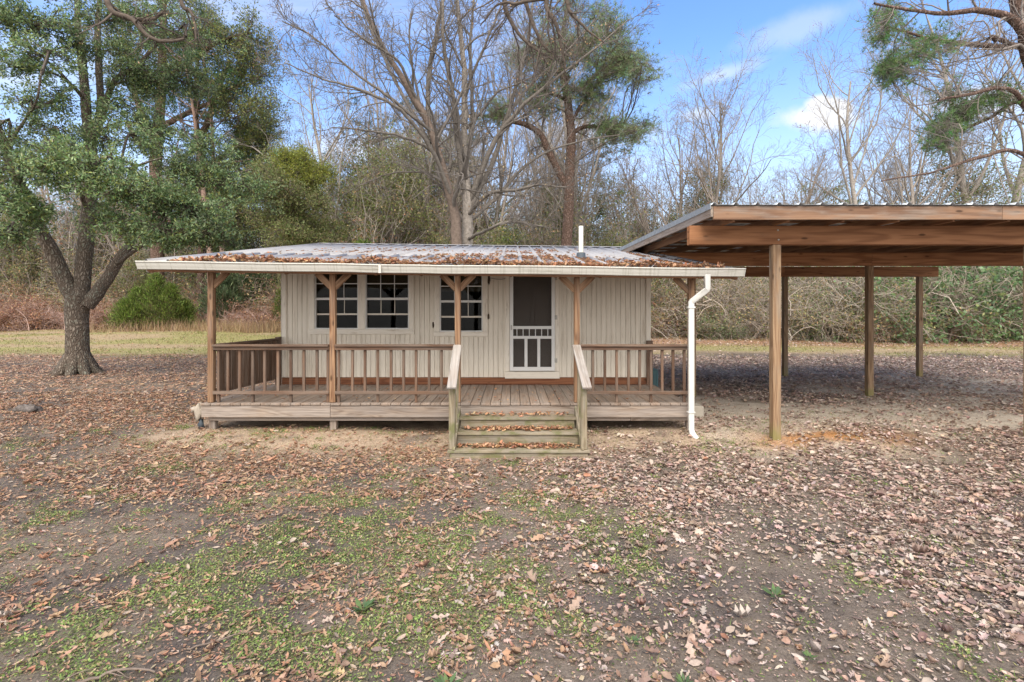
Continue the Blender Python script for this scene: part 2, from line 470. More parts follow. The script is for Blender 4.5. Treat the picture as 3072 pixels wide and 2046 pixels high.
M['cpost'] = wood('carport_post_wood', (0.37, 0.249, 0.151), (0.185, 0.107, 0.059), (0.317, 0.249, 0.185), 0.35, rings=9, var=0.12, foot=0.85)
M['fascia'] = wood('fascia_wood', (0.33, 0.20, 0.125), (0.15, 0.08, 0.05), (0.33, 0.26, 0.21), 0.35, rings=4, var=0.1)
M['rafter'] = wood('rafter_wood', (0.33, 0.18, 0.10), (0.18, 0.09, 0.05), (0.26, 0.18, 0.13), 0.15, rings=5, knots=False, var=0.15)
M['siding'] = paint('siding_paint', (0.77, 0.70, 0.585), (0.36, 0.28, 0.19), 0.30, (1.2, 9, 9), 0.6, grain=0.4, var=0.045, streak=(1.0, 16, 16))
M['trim'] = paint('trim_paint', (0.77, 0.705, 0.60), (0.30, 0.22, 0.14), 0.3, (2.5, 14, 14), 0.55, grain=0.25, var=0.03)
M['white'] = paint('white_paint', (0.74, 0.73, 0.70), (0.42, 0.38, 0.32), 0.12, (3, 8, 8), 0.45, var=0.02)
M['gutter'] = paint('gutter_paint', (0.61, 0.595, 0.54), (0.27, 0.26, 0.19), 0.3, (1.2, 10, 14), 0.4, var=0.0, streak=(30, 1.0, 1.5))
M['spout'] = paint('downspout_paint', (0.64, 0.635, 0.60), (0.33, 0.30, 0.24), 0.34, (7, 7, 2.2), 0.45, var=0.0)
M['pvc'] = paint('pvc', (0.70, 0.67, 0.56), (0.4, 0.37, 0.3), 0.15, (6, 6, 2), 0.4)
M['rubber'] = paint('rubber', (0.06, 0.075, 0.09), (0.13, 0.12, 0.11), 0.2, (9, 9, 9), 0.6)
M['metal_hinge'] = paint('hinge_metal', (0.42, 0.40, 0.35), (0.2, 0.13, 0.08), 0.3, (30, 30, 30), 0.4)
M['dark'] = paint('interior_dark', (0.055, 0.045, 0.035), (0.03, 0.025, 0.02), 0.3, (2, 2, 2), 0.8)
M['door'] = paint('entry_door_paint', (0.40, 0.32, 0.25), (0.1, 0.08, 0.06), 0.15, (3, 3, 3), 0.5)
M['blind'] = paint('blind_cloth', (0.65, 0.58, 0.44), (0.3, 0.25, 0.17), 0.3, (3, 3, 3), 0.7)
M['nest'] = paint('mud', (0.075, 0.05, 0.03), (0.03, 0.02, 0.012), 0.4, (40, 40, 40), 0.95)
M['teal'] = paint('teal_enamel', (0.12, 0.23, 0.25), (0.06, 0.08, 0.08), 0.25, (8, 8, 8), 0.5)
M['concrete'] = paint('concrete', (0.42, 0.38, 0.32), (0.25, 0.21, 0.17), 0.35, (14, 14, 14), 0.9)
M['cable'] = paint('cable_black', (0.03, 0.028, 0.026), (0.05, 0.045, 0.04), 0.2, (20, 20, 20), 0.6)


def metal_roof(name, base, dirt, metal=0.55, rough=0.42):
    m, nt = new_mat(name)
    v, b, rnd = obj_vec(nt, (9.0, 0.7, 9.0))
    n = nd(nt, 'ShaderNodeTexNoise', {'Vector': v, 'Scale': 1.0, 'Detail': 6.0, 'Roughness': 0.65}).outputs[0]
    n2_ = nd(nt, 'ShaderNodeTexNoise', {'Vector': b, 'Scale': 2.2, 'Detail': 7.0, 'Roughness': 0.7}).outputs[0]
    c = mix(nt, mapr(nt, n, 0.4, 0.68, 0.0, 0.7), base, dirt)
    c = mix(nt, mapr(nt, n2_, 0.5, 0.72, 0.0, 0.35), c, tuple(x*0.75 for x in dirt))
    c = nd(nt, 'ShaderNodeHueSaturation', {'Value': math_n(nt, 'MULTIPLY_ADD', rnd, 0.16, 0.92), 'Color': c}).outputs[0]
    r = mapr(nt, n, 0.3, 0.7, rough-0.08, rough+0.2)
    finish(nt, c, r, n2_, 0.15, 0.004, metal=metal, spec=0.5)
    return m
M['roof'] = metal_roof('galvanised_roof', (0.36, 0.355, 0.36), (0.24, 0.23, 0.235), 0.1, 0.7)
M['croof'] = metal_roof('carport_roof', (0.50, 0.55, 0.60), (0.33, 0.35, 0.36))

m, nt = new_mat('window_glass')
fr = nd(nt, 'ShaderNodeFresnel', {'IOR': 1.5}).outputs[0]
gl = nd(nt, 'ShaderNodeBsdfGlossy', {'Color': (0.9, 0.9, 0.9), 'Roughness': 0.03})
tr = nd(nt, 'ShaderNodeBsdfTransparent', {'Color': (0.5, 0.49, 0.46)})
nd(nt, 'ShaderNodeOutputMaterial', {'Surface': nd(nt, 'ShaderNodeMixShader', {0: math_n(nt, 'MULTIPLY', fr, 0.2), 1: tr.outputs[0], 2: gl.outputs[0]}).outputs[0]})
M['glass'] = m
m, nt = new_mat('insect_screen')
df = nd(nt, 'ShaderNodeBsdfDiffuse', {'Color': (0.085, 0.08, 0.078)})
tr = nd(nt, 'ShaderNodeBsdfTransparent', {'Color': (0.85, 0.85, 0.85)})
nd(nt, 'ShaderNodeOutputMaterial', {'Surface': nd(nt, 'ShaderNodeMixShader', {0: 0.33, 1: tr.outputs[0], 2: df.outputs[0]}).outputs[0]})
M['screen'] = m

M['leaf_litter'] = vcol('dead_leaves', 0.75, 0.15, 0.22, 60.0)
M['grass'] = vcol('grass_blades', 0.6, 0.3, 0.15, 20.0)
M['oakleaf'] = vcol('evergreen_oak_leaves', 0.45, 0.35, 0.0, spec=0.4)
M['needle'] = vcol('pine_needles', 0.6, 0.2, 0.0)
M['leaf'] = vcol('shrub_leaves', 0.5, 0.4, 0.0, spec=0.35)
M['twig'] = vcol('twig_bark', 0.9, 0.0, 0.3, 6.0, spec=0.1)
M['barkv'] = vcol('tree_bark', 0.9, 0.0, 0.45, 9.0, spec=0.1, bstr=0.8)
M['oakbark'] = bark('oak_bark', (0.36, 0.30, 0.245), (0.11, 0.085, 0.066), (0.19, 0.20, 0.16), 0.45, 8.0, 0.28, 0.035)
M['pinebark'] = bark('pine_bark', (0.29, 0.20, 0.165), (0.10, 0.065, 0.05), (0.25, 0.22, 0.2), 0.2, 5.0, 0.45, 0.03)
M['greybark'] = bark('grey_bark', (0.30, 0.265, 0.23), (0.13, 0.105, 0.085), (0.36, 0.34, 0.31), 0.5, 6.0, 0.2, 0.012)

m, nt = new_mat('ground_soil')
a = nd(nt, 'ShaderNodeVertexColor', layer_name='Col').outputs[0]
t = nd(nt, 'ShaderNodeTexCoord').outputs['Object']
na = nd(nt, 'ShaderNodeTexNoise', {'Vector': t, 'Scale': 55.0, 'Detail': 6.0, 'Roughness': 0.75}).outputs[0]
nb = nd(nt, 'ShaderNodeTexNoise', {'Vector': t, 'Scale': 4.0, 'Detail': 8.0, 'Roughness': 0.72}).outputs[0]
k = math_n(nt, 'MULTIPLY', mapr(nt, na, 0.28, 0.74, 0.5, 1.5, False), mapr(nt, nb, 0.25, 0.75, 0.68, 1.32, False))
c = nd(nt, 'ShaderNodeVectorMath', {0: a, 1: nd(nt, 'ShaderNodeCombineXYZ', {0: k, 1: k, 2: k}).outputs[0]}, operation='MULTIPLY').outputs[0]
finish(nt, c, 0.95, math_n(nt, 'ADD', na, math_n(nt, 'MULTIPLY', nb, 1.5)), 0.8, 0.02, spec=0.1)
M['ground'] = m

# ------------------------------------------------------------------ ground
def soil_col(x, y):
    n1 = fbm(x*1.1, y*1.1); n2 = fbm(x*0.35+7, y*0.35+3); n3 = fbm(x*3+2, y*3)
    c = np.empty(x.shape+(3,))
    c[:] = (0.20, 0.162, 0.128)
    def lay(col, w):
        nonlocal c
        c = c*(1-w[..., None])+np.asarray(col)*w[..., None]
    lay((0.125, 0.104, 0.092), sst(0.42, 0.6, n1)*0.85)
    lay((0.12, 0.13, 0.06), grass_d(x, y)*0.35)
    sand = sst(6.75, 7.5, y+0.5*(n1-0.5))*sst(10.5, 8.2, y)*sst(-6.4, -5.2, x+0.8*(n2-0.5))*sst(4.6, 3.0, x)
    lay((0.42, 0.32, 0.23), np.clip(sand*sst(0.25, 0.6, n3+0.12)*0.95, 0, 1))
    grav = sst(2.6, 3.4, x)*sst(6.6, 7.6, y)*sst(19, 13, y)*sst(0.30, 0.5, fbm(x*0.5+3, y*0.9+1))
    lay((0.50, 0.43, 0.35), grav*0.95)
    clay = np.exp(-(((x-5.1)/1.1)**2+((y-7.75)/0.42)**2))*sst(0.3, 0.6, n3)
    clay = clay+np.exp(-(((x-4.0)/0.5)**2+((y-7.5)/0.3)**2))*0.7
    lay((0.40, 0.19, 0.07), np.clip(clay, 0, 1))
    bed = sst(19, 23, y+3*(n2-0.5)-2*sst(0, 6, x))
    lay((0.38, 0.29, 0.175), bed*0.9)
    lay((0.28, 0.27, 0.10), bed*sst(0.42, 0.6, fbm(x*0.16+1, y*0.4+5))*0.75*sst(40, 33, y))
    edge = sst(26, 29, y)*sst(2, 6, x)+sst(40, 43, y)*sst(6, 2, x)
    lay((0.33, 0.19, 0.115), np.clip(edge, 0, 1)*0.85)
    return c


def grass_d(x, y):
    p = fbm(x*1.5+11, y*1.5+4); q = fbm(x*0.6+2, y*0.8+8)
    a = np.exp(-(((x+1.6)/1.35)**2+((y-3.15)/0.9)**2))*0.46
    a = a+np.exp(-(((x+1.0)/1.7)**2+((y-4.5)/0.8)**2))*0.34+np.exp(-(((x-0.4)/1.4)**2+((y-5.3)/0.9)**2))*0.18+np.exp(-(((x+3.4)/1.6)**2+((y-5.4)/0.7)**2))*0.16
    a = a+np.exp(-(((x-0.15)/1.1)**2+((y-6.85)/0.22)**2))*0.3
    a = a-0.30*sand_bare(x, y)
    f = fbm(x*4.5+3, y*4.5+8, 3)
    f2 = fbm(x*2.0+13, y*2.6+1, 3)
    return sst(0.53, 0.76, p*0.35+q*0.15+0.5*f+0.62*a)*sst(0.38, 0.58, 0.45*f+0.55*f2+0.08*a)*sst(14, 9, y)


def sand_bare(x, y):
    return np.exp(-(((x-1.6-0.5*(y-3.6))/1.0)**2+((y-3.6)/1.0)**2))


def leaf_d(x, y):
    n = fbm(x*0.8+5, y*0.8+1); n2 = fbm(x*2.2, y*2.2+6)
    d = 0.48+0.45*sst(5.0, 6.6, y)*(x < 1.0)
    d = np.maximum(d, 0.95*sst(-0.2, 0.35, (x-1.4)*0.35+(y-4.6)*0.45))
    d = d+0.35*sst(2.2, 3.4, x)*sst(4.3, 3.4, y)
    d = d*(1-0.75*sand_bare(x, y)*sst(3.2, 2.6, x))
    d = d*(1-0.72*sst(7.2, 7.6, y)*sst(9.5, 8.3, y)*sst(-6.0, -5.2, x)*sst(3.6, 2.8, x))
    d = d*(1-0.8*sst(2.7, 3.4, x)*sst(7.0, 7.6, y)*sst(14.0, 10.5, y)*sst(0.3, 0.5, fbm(x*0.5+3, y*0.9+1)))
    d = d*(1-0.4*grass_d(x, y))
    n3 = fbm(x*5+1, y*5+9, 2)
    d = d*(0.35+1.2*sst(0.3, 0.65, 0.55*n+0.45*n2))*(0.35+1.15*sst(0.3, 0.62, n3))
    d = d*(1-0.45*np.exp(-(((x+3.6)/1.5)**2+((y-4.4)/0.8)**2)))
    d = d*(1-0.85*sst(18, 23, y-3*(x > 0)*0+4*(fbm(x*0.2, y*0.2)-0.5)))
    d = d+0.6*(sst(26, 28.5, y)*(x > 2)+sst(41, 43, y)*(x <= 2))
    return np.clip(d, 0, 1.1)


def graded(a, b, h0, g, c):
    """grid lines fine round c, coarser away from it"""
    out = [c]; h = h0
    while out[-1] < b: out.append(out[-1]+h); h *= g
    lo = [c]; h = h0
    while lo[-1] > a: lo.append(lo[-1]-h); h *= g
    return np.array(lo[:0:-1]+out)
gx = graded(-420, 420, 0.09, 1.022, 0.0); gy = graded(-25, 700, 0.08, 1.02, 5.0)
X, Y = np.meshgrid(gx, gy, indexing='ij')
Zg = gz(X, Y)
nx, ny = X.shape
idx = np.arange(nx*ny).reshape(nx, ny)
q = np.stack((idx[:-1, :-1], idx[1:, :-1], idx[1:, 1:], idx[:-1, 1:]), -1).reshape(-1, 4)
me = mk_mesh('ground', np.stack((X, Y, Zg), -1), q, None, M['ground'], soil_col(X, Y).reshape(-1, 3), True)
tag(obj('ground', me), 'bare yard of dark soil, pale sand and dry grass', 'ground', kind='structure')

# ------------------------------------------------------------------ the cabin
YW, YF = 10.0, 7.93                  # wall face, front edge of the deck
DZ = 0.43                            # deck height
TILT = -0.0123; SL = 0.173; YE = 7.76
RX0, RX1 = -5.72, 3.56
YR = 14.8
def roofz(x, y):
    y = np.asarray(y, float)
    return 2.655+TILT*(np.asarray(x, float)+5.75)+SL*(np.minimum(y, 2*YR-y)-YE)

cabin = tag(empty('cabin', (-0.9, YW, 0)), 'small beige board cabin with front porch and leaf-strewn metal roof', 'cabin')

# openings in the front wall: x0, x1, z0, z1
OPEN = [(-3.947, -3.073, 1.54, 2.75), (-2.933, -2.06, 1.54, 2.75), (-1.447, -0.587, 1.487, 2.70), (-0.047, 0.86, 0.69, 2.72)]
X0, X1, WB, WT = -4.587, 2.767, 0.575, 2.93
wall = empty('front_wall', (0, YW, 0), cabin); wall.location = Vector((0, YW, 0))-wloc(cabin)
def pieces(x0, x1, z0, z1, grow_=0.0):
    """vertical spans of the strip x0..x1 left by the openings"""
    cuts = sorted((o[2]-grow_, o[3]+grow_) for o in OPEN if o[0] < x1-0.01 and o[1] > x0+0.01)
    z = z0; out = []
    for a_, b_ in cuts:
        if a_ > z+0.02: out.append((z, a_))
        z = max(z, b_)
    if z1 > z+0.02: out.append((z, z1))
    return out
xs = sorted([X0, X1]+[o[0] for o in OPEN]+[o[1] for o in OPEN])
g = Geo()
V = []; Q = []
for a_, b_ in zip(xs[:-1], xs[1:]):
    for z0, z1 in pieces(a_, b_, WB, WT):
        for (ya, yb) in ((YW+0.016, YW+0.1),):
            n0 = len(V)
            for zz in (z0, z1):
                V += [(a_, ya, zz), (b_, ya, zz), (b_, yb, zz), (a_, yb, zz)]
            Q += [[n0+i for i in f] for f in ((0, 1, 5, 4), (1, 2, 6, 5), (2, 3, 7, 6), (3, 0, 4, 7), (4, 5, 6, 7), (3, 2, 1, 0))]
o = obj('wall_core', mk_mesh('wall_core', np.array(V)-np.array((-0.9, YW, 0)), np.array(Q), None, M['siding']), cabin)
pitch = 0.0985
nb_ = int(round((X1-X0)/pitch)); pitch = (X1-X0)/nb_
for i in range(nb_):
    a_ = X0+i*pitch; b_ = a_+pitch-0.006
    for z0, z1 in pieces(a_, b_, WB, WT):
        bx('siding_board', wall, a_, b_, YW, YW+0.0155, z0, z1, M['siding'], 0.002, axis=2)
# other walls and inside
def wall_box(name, x0, x1, y0, y1, z0, z1, m_): return bx(name, cabin, x0, x1, y0, y1, z0, z1, m_, 0.0)
YB = 18.6
wall_box('side_wall', X0-0.004, X0+0.09, YW+0.102, YB, 0.3, 2.95, M['siding'])
wall_box('side_wall', X1-0.09, X1+0.004, YW+0.102, YB, 0.3, 2.95, M['siding'])
wall_box('back_wall', X0+0.092, X1-0.092, YB-0.1, YB-0.01, 0.3, 2.95, M['siding'])
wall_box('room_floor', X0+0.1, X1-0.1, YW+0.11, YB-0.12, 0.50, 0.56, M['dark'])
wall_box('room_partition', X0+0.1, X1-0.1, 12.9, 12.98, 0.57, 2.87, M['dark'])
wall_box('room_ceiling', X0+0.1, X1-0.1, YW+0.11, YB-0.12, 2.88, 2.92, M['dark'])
# gable infill
for gxx in (X0+0.03, X1-0.03):
    zz = [(YW+0.11, 2.955), (YB-0.01, 2.955), (YB-0.01, float(roofz(gxx, YB))-0.04), (YR, float(roofz(gxx, YR))-0.05), (YW+0.11, float(roofz(gxx, YW+0.11))-0.04)]
    V = [(gxx-0.03, a_, b_) for a_, b_ in zz]+[(gxx+0.03, a_, b_) for a_, b_ in zz]
    n_ = len(zz)
    me = bpy.data.meshes.new('gable'); me.from_pydata([tuple(np.array(v)-np.array((-0.9, YW, 0))) for v in V], [], [tuple(range(n_))[::-1], tuple(range(n_, 2*n_))]+[(i, (i+1) % n_, n_+(i+1) % n_, n_+i) for i in range(n_)])
    me.materials.append(M['siding']); obj('gable', me, cabin)
bx('corner_trim', cabin, X0-0.02, X0+0.075, YW-0.02, YW-0.001, 0.58, 2.9, M['trim'])
bx('corner_trim', cabin, X0-0.026, X0-0.006, YW-0.02, YW+0.09, 0.58, 2.9, M['trim'])
bx('corner_trim', cabin, X1-0.085, X1+0.008, YW-0.02, YW-0.001, 1.31, 2.9, M['trim'])
bx('corner_post', cabin, X1-0.09, X1+0.03, YW-0.075, YW-0.022, DZ, 1.31, M['rail'])
for a_, b_ in ((X0, -3.0), (-2.995, -1.05), (-1.045, 1.6), (1.605, X1)):
    bx('ledger_board', cabin, a_, b_, YW-0.03, YW+0.005, DZ+0.003, WB-0.003, M['ledger'])

# windows: cabin > window > sash pieces
def window(o_, name):
    x0, x1, z0, z1 = o_
    w = empty(name, (0, 0, 0), cabin); w.location = Vector(((x0+x1)/2, YW, z0))-wloc(cabin)
    zm = (z0+z1)/2
    yv = YW+0.02
    fw = 0.021
    bx('jamb', w, x0, x0+fw, YW-0.004, YW+0.08, z0, z1, M['white'], 0.002); bx('jamb', w, x1-fw, x1, YW-0.004, YW+0.08, z0, z1, M['white'], 0.002)
    bx('head', w, x0+fw, x1-fw, YW-0.002, YW+0.08, z1-fw, z1, M['white'], 0.002); bx('foot_rail', w, x0+fw, x1-fw, YW-0.002, YW+0.08, z0, z0+fw, M['white'], 0.002)
    bx('meeting_rail', w, x0+fw, x1-fw, yv-0.012, yv+0.03, zm-0.024, zm+0.022, M['white'], 0.003)
    W_ = x1-x0-2*fw
    for lo, hi, yy_, mm in ((zm+0.022, z1-fw, yv+0.006, M['white']), (z0+fw, zm-0.024, yv+0.036, M['trim'])):
        for k_ in (1, 2):
            xc = x0+fw+W_*k_/3
            if lo > zm or k_: bx('muntin', w, xc-0.007, xc+0.007, yy_, yy_+0.012, lo if lo > zm else (lo+hi)/2, hi, mm, 0.002)
        zc_ = (lo+hi)/2
        if lo > zm: bx('muntin', w, x0+fw, x1-fw, yy_+0.002, yy_+0.010, zc_-0.01, zc_+0.01, mm, 0.002)
        else: bx('inner_rail', w, x0+fw, x1-fw, yy_, yy_+0.02, zc_-0.022, zc_+0.012, mm, 0.002)
        bx('pane', w, x0+fw, x1-fw, yy_+0.016, yy_+0.020 if lo > zm else yy_+0.024, lo, hi, M['glass'], 0.0)
    bx('blind', w, x0+0.03, x1-0.03, YW+0.085, YW+0.1, z1-0.30, z1-0.03, M['blind'])
    for s_ in range(4):
        bx('blind_slat', w, x0+0.03, x1-0.03, YW+0.082, YW+0.105, z1-0.335-s_*0.022, z1-0.322-s_*0.022, M['blind'], 0.001)
    return w
for o_ in OPEN[:3]: window(o_, 'window')
def trim_v(x0, x1, z0, z1): bx('window_trim', cabin, x0, x1, YW-0.022, YW-0.001, z0, z1, M['trim'])
trim_v(-4.047, -3.947, 1.54, 2.86); trim_v(-3.073, -2.933, 1.54, 2.86); trim_v(-2.06, -1.96, 1.54, 2.86)
trim_v(-1.553, -1.447, 1.487, 2.82); trim_v(-0.587, -0.487, 1.487, 2.82)
bx('window_trim', cabin, -4.047, -1.96, YW-0.024, YW-0.002, 2.863, 2.93, M['trim'], axis=0)
bx('window_sill', cabin, -4.06, -1.95, YW-0.034, YW-0.001, 1.437, 1.538, M['trim']); bx('window_sill', cabin, -1.56, -0.48, YW-0.034, YW-0.001, 1.39, 1.485, M['trim'])
# door
bx('door_trim', cabin, -0.135, -0.049, YW-0.022, YW-0.001, 0.695, 2.86, M['trim']); bx('door_trim', cabin, 0.862, 0.945, YW-0.022, YW-0.001, 0.695, 2.86, M['trim'])
bx('door_sill', cabin, -0.14, 0.95, YW-0.05, YW-0.001, 0.555, 0.69, M['trim'])
sdr = empty('screen_door', (0, 0, 0), cabin); sdr.location = Vector((0.4, YW, 0.7))-wloc(cabin)
dx0, dx1, dz0, dz1 = -0.043, 0.857, 0.705, 2.71
ya, yb = YW-0.03, YW
st_ = 0.068
bx('stile', sdr, dx0, dx0+st_, ya, yb, dz0, dz1, M['white']); bx('stile', sdr, dx1-st_, dx1, ya, yb, dz0, dz1, M['white'])
for z0, z1 in ((dz0, dz0+0.078), (1.345, 1.402), (1.54, 1.60), (dz1-0.075, dz1)):
    bx('rail', sdr, dx0+st_, dx1-st_, ya+0.002, yb-0.002, z0, z1, M['white'])
iw = dx1-dx0-2*st_
for k_ in (1, 2):
    xc = dx0+st_+iw*k_/3; bx('bar', sdr, xc-0.03, xc+0.03, ya+0.004, yb-0.004, dz0+0.08, 1.344, M['white'])
# turned spindles
def lathe(prof, k=8):
    n_ = len(prof); a = np.arange(k)*2*math.pi/k
    V = np.array([[(r*math.cos(t_), r*math.sin(t_), z) for t_ in a] for r, z in prof]).reshape(-1, 3)
    i_ = np.arange(n_*k).reshape(n_, k)
    return V, np.stack((i_[:-1], np.roll(i_[:-1], -1, 1), np.roll(i_[1:], -1, 1), i_[1:]), -1).reshape(-1, 4)
V, Q = lathe([(0.006, 0.0), (0.012, 0.012), (0.006, 0.02), (0.010, 0.045), (0.006, 0.062), (0.014, 0.069), (0.006, 0.076), (0.010, 0.095), (0.006, 0.118), (0.012, 0.126), (0.006, 0.139)])
sp_me = mk_mesh('spindle', V, Q, None, M['white'], smooth=True)
for k_ in range(6):
    o = obj('spindle', sp_me, sdr); o.location = Vector((dx0+st_+iw*(k_+0.6)/6.2, (ya+yb)/2, 1.401))-wloc(sdr)
for z0, z1 in ((dz0+0.07, 1.346), (1.40, 1.541), (1.598, dz1-0.07)):
    bx('screen', sdr, dx0+st_-0.003, dx1-st_+0.003, yb-0.008, yb-0.006, z0, z1, M['screen'], 0.0)
for z0 in (2.52, 1.73, 0.87):
    bx('hinge', sdr, dx1-0.006, dx1+0.045, ya-0.004, ya+0.006, z0, z0+0.085, M['metal_hinge'], 0.002)
bx('handle', sdr, dx0+0.02, dx0+0.04, ya-0.03, ya-0.002, 1.52, 1.62, M['metal_hinge'], 0.004)
edr = empty('entry_door', (0, 0, 0), cabin); edr.location = Vector((0.4, YW, 0.7))-wloc(cabin)
bx('leaf', edr, -0.045, 0.858, YW+0.06, YW+0.1, 0.692, 2.718, M['door'], axis=2)
for (x0, x1) in ((0.06, 0.36), (0.45, 0.75)):
    for (z0, z1) in ((0.85, 1.35), (1.55, 2.15), (2.27, 2.5)):
        bx('door_panel', edr, x0, x1, YW+0.05, YW+0.0585, z0, z1, M['door'], 0.004)
bx('threshold', cabin, -0.046, 0.859, YW+0.001, YW+0.055, 0.66, 0.689, M['metal_hinge'])

# roof: cabin > roof > panels
roof = empty('roof', (0, 0, 0), cabin); roof.location = Vector((0, YR, 3.8))-wloc(cabin)
RP = 0.343
def panel_me(width_ribs, length, mat_, rp=RP, rh=0.028, lap=0.02):
    """ribbed sheet: x across, y up the slope; with thickness"""
    prof = []
    for k_ in range(width_ribs):
        c_ = k_*rp
        prof += [(c_-0.035, 0), (c_-0.014, rh), (c_+0.014, rh), (c_+0.035, 0), (c_+rp*0.34, 0), (c_+rp*0.37, 0.006), (c_+rp*0.42, 0), (c_+rp*0.60, 0), (c_+rp*0.63, 0.006), (c_+rp*0.68, 0)]
    prof.append((width_ribs*rp-0.036, 0))
    pts = np.array(prof); n_ = len(pts); ys = np.linspace(0, length, 3)
    top = np.array([[(x_, y_, z_) for x_, z_ in pts] for y_ in ys]).reshape(-1, 3); bot = top-np.array((0, 0, 0.0025))
    i_ = np.arange(3*n_).reshape(3, n_)
    Q = np.stack((i_[:-1, :-1], i_[:-1, 1:], i_[1:, 1:], i_[1:, :-1]), -1).reshape(-1, 4)
    e = np.stack((i_[0, :-1], i_[0, 1:], i_[0, 1:]+3*n_, i_[0, :-1]+3*n_), -1)[:, ::-1]
    e2 = np.stack((i_[-1, :-1], i_[-1, 1:], i_[-1, 1:]+3*n_, i_[-1, :-1]+3*n_), -1)
    return mk_mesh('panel', np.concatenate((top, bot)), np.concatenate((Q, Q[:, ::-1]+3*n_, e, e2)), None, mat_)
ex = Vector((1, 0, TILT)).normalized()
ey = Vector((0, 1, SL)); ey = (ey-ex*ey.dot(ex)).normalized(); ez = ex.cross(ey)
Rm = Matrix((ex, ey, ez)).transposed()
ey2 = Vector((0, -1, SL)); ey2 = (ey2-ex*ey2.dot(ex)).normalized()
Rm2 = Matrix((-ex, ey2, (-ex).cross(ey2))).transposed()
YM = 9.75
lo_me = panel_me(3, (YM+0.12-YE)*math.hypot(1, SL), M['roof'], RP, 0.036); hi_me = panel_me(3, (YR-YM)*math.hypot(1, SL), M['roof'], RP, 0.036)
bk_me = panel_me(3, (YB+0.35-YR)*math.hypot(1, SL), M['roof'])
npan = 9
span = RX1-RX0
for i in range(npan):
    xs_ = RX0+0.04+i*3*RP
    for me_, y_, dz_ in ((lo_me, YE, 0.012), (hi_me, YM, 0.016)):
        o = obj('roof_panel', me_, roof); o.rotation_euler = Rm.to_euler()
        o.location = Vector((xs_, y_, float(roofz(xs_, y_))+dz_+0.001*(i % 2)))-wloc(roof)
    o = obj('roof_panel', bk_me, roof); o.rotation_euler = Rm2.to_euler()
    xb = xs_+3*RP-0.07
    o.location = Vector((xb, 2*YR-(YB+0.35-YR)-YR+0.0+2*(YB+0.35-YR), float(roofz(xb, YB+0.35))+0.012+0.001*(i % 2)))-wloc(roof)
# ridge cap
zc0 = float(roofz(RX0, YR)); zc1 = float(roofz(RX1, YR))
V = []
for xx, zz in ((RX0, zc0), (RX1, zc1)):
    V += [(xx, YR-0.16, zz-0.16*SL+0.049), (xx, YR, zz+0.055), (xx, YR+0.16, zz-0.16*SL+0.049), (xx, YR-0.16, zz-0.16*SL+0.046), (xx, YR, zz+0.052), (xx, YR+0.16, zz-0.16*SL+0.046)]
me = mk_mesh('ridge_cap', np.array(V)-np.array(wloc(roof)), [[0, 6, 7, 1], [1, 7, 8, 2], [3, 4, 10, 9], [4, 5, 11, 10], [0, 3, 9, 6], [2, 8, 11, 5]], None, M['roof'])
obj('ridge_cap', me, roof)
# rafters, purlins, fascia, rake boards
for i in range(14):
    xx = RX0+0.06+i*(span-0.12)/13
    bar('rafter', roof, (xx, YE+0.06, float(roofz(xx, YE+0.06))-0.105), (xx, YR-0.03, float(roofz(xx, YR-0.03))-0.105), 0.13, 0.038, M['rafter'])
for y_ in (8.45, 9.1, 9.9):
    bar('purlin', roof, (RX0+0.1, y_, float(roofz(RX0+.1, y_))-0.018), (RX1-0.1, y_, float(roofz(RX1-.1, y_))-0.018), 0.035, 0.09, M['rafter'])
for xx in (RX0+0.02, RX1-0.02):
    bar('rake_board', roof, (xx, YE+0.045, float(roofz(xx, YE))-0.085), (xx, YR, float(roofz(xx, YR))-0.085), 0.14, 0.025, M['gutter'])
bar('fascia_board', roof, (RX0+0.05, YE+0.02, float(roofz(RX0, YE))-0.085), (RX1-0.05, YE+0.02, float(roofz(RX1, YE))-0.085), 0.12, 0.03, M['rafter'])
# gutter with a K shaped front, a slight sag at its joints
gp = [(0.0, -0.005), (0.0, -0.125), (-0.075, -0.125), (-0.075, -0.110), (-0.083, -0.095), (-0.108, -0.045), (-0.112, -0.02), (-0.122, -0.018), (-0.122, 0.0), (-0.112, 0.0), (-0.112, -0.010), (-0.105, -0.03), (-0.078, -0.088), (-0.070, -0.118), (-0.004, -0.118), (-0.004, -0.005)]
ns = 40
V = []
for i in range(ns+1):
    xx = -5.76+i*(3.575+5.76)/ns
    sag = -0.012*math.exp(-((xx+2.0)/0.5)**2)-0.006*math.exp(-((xx+1.0)/0.3)**2)+0.004*math.sin(xx*2.1)
    z0 = 2.662+TILT*(xx+5.75)+sag
    for (a_, b_) in gp: V.append((xx, YE+a_, z0+b_))
m_ = len(gp); i_ = np.arange((ns+1)*m_).reshape(ns+1, m_)
Q = np.stack((i_[:-1], np.roll(i_[:-1], -1, 1), np.roll(i_[1:], -1, 1), i_[1:]), -1).reshape(-1, 4)
gut = obj('gutter', mk_mesh('gutter', np.array(V)-np.array((-0.9, YW, 0)), Q, None, M['gutter']), cabin)
for xx, sgn in ((-5.762, 1), (3.577, -1)):
    z0 = 2.662+TILT*(xx+5.75)
    V = [(xx, YE+a_, z0+b_) for a_, b_ in gp[:9]]+[(xx+0.003*sgn, YE+a_, z0+b_) for a_, b_ in gp[:9]]
    me = bpy.data.meshes.new('end_cap'); me.from_pydata([tuple(np.array(v)-np.array(wloc(gut))) for v in V], [], [tuple(range(9)), tuple(range(17, 8, -1))]); me.materials.append(M['gutter'])
    obj('end_cap', me, gut)
bx('seam_strip', gut, -2.04, -2.0, YE-0.128, YE-0.12, 2.475, 2.61, M['gutter'], 0.001)
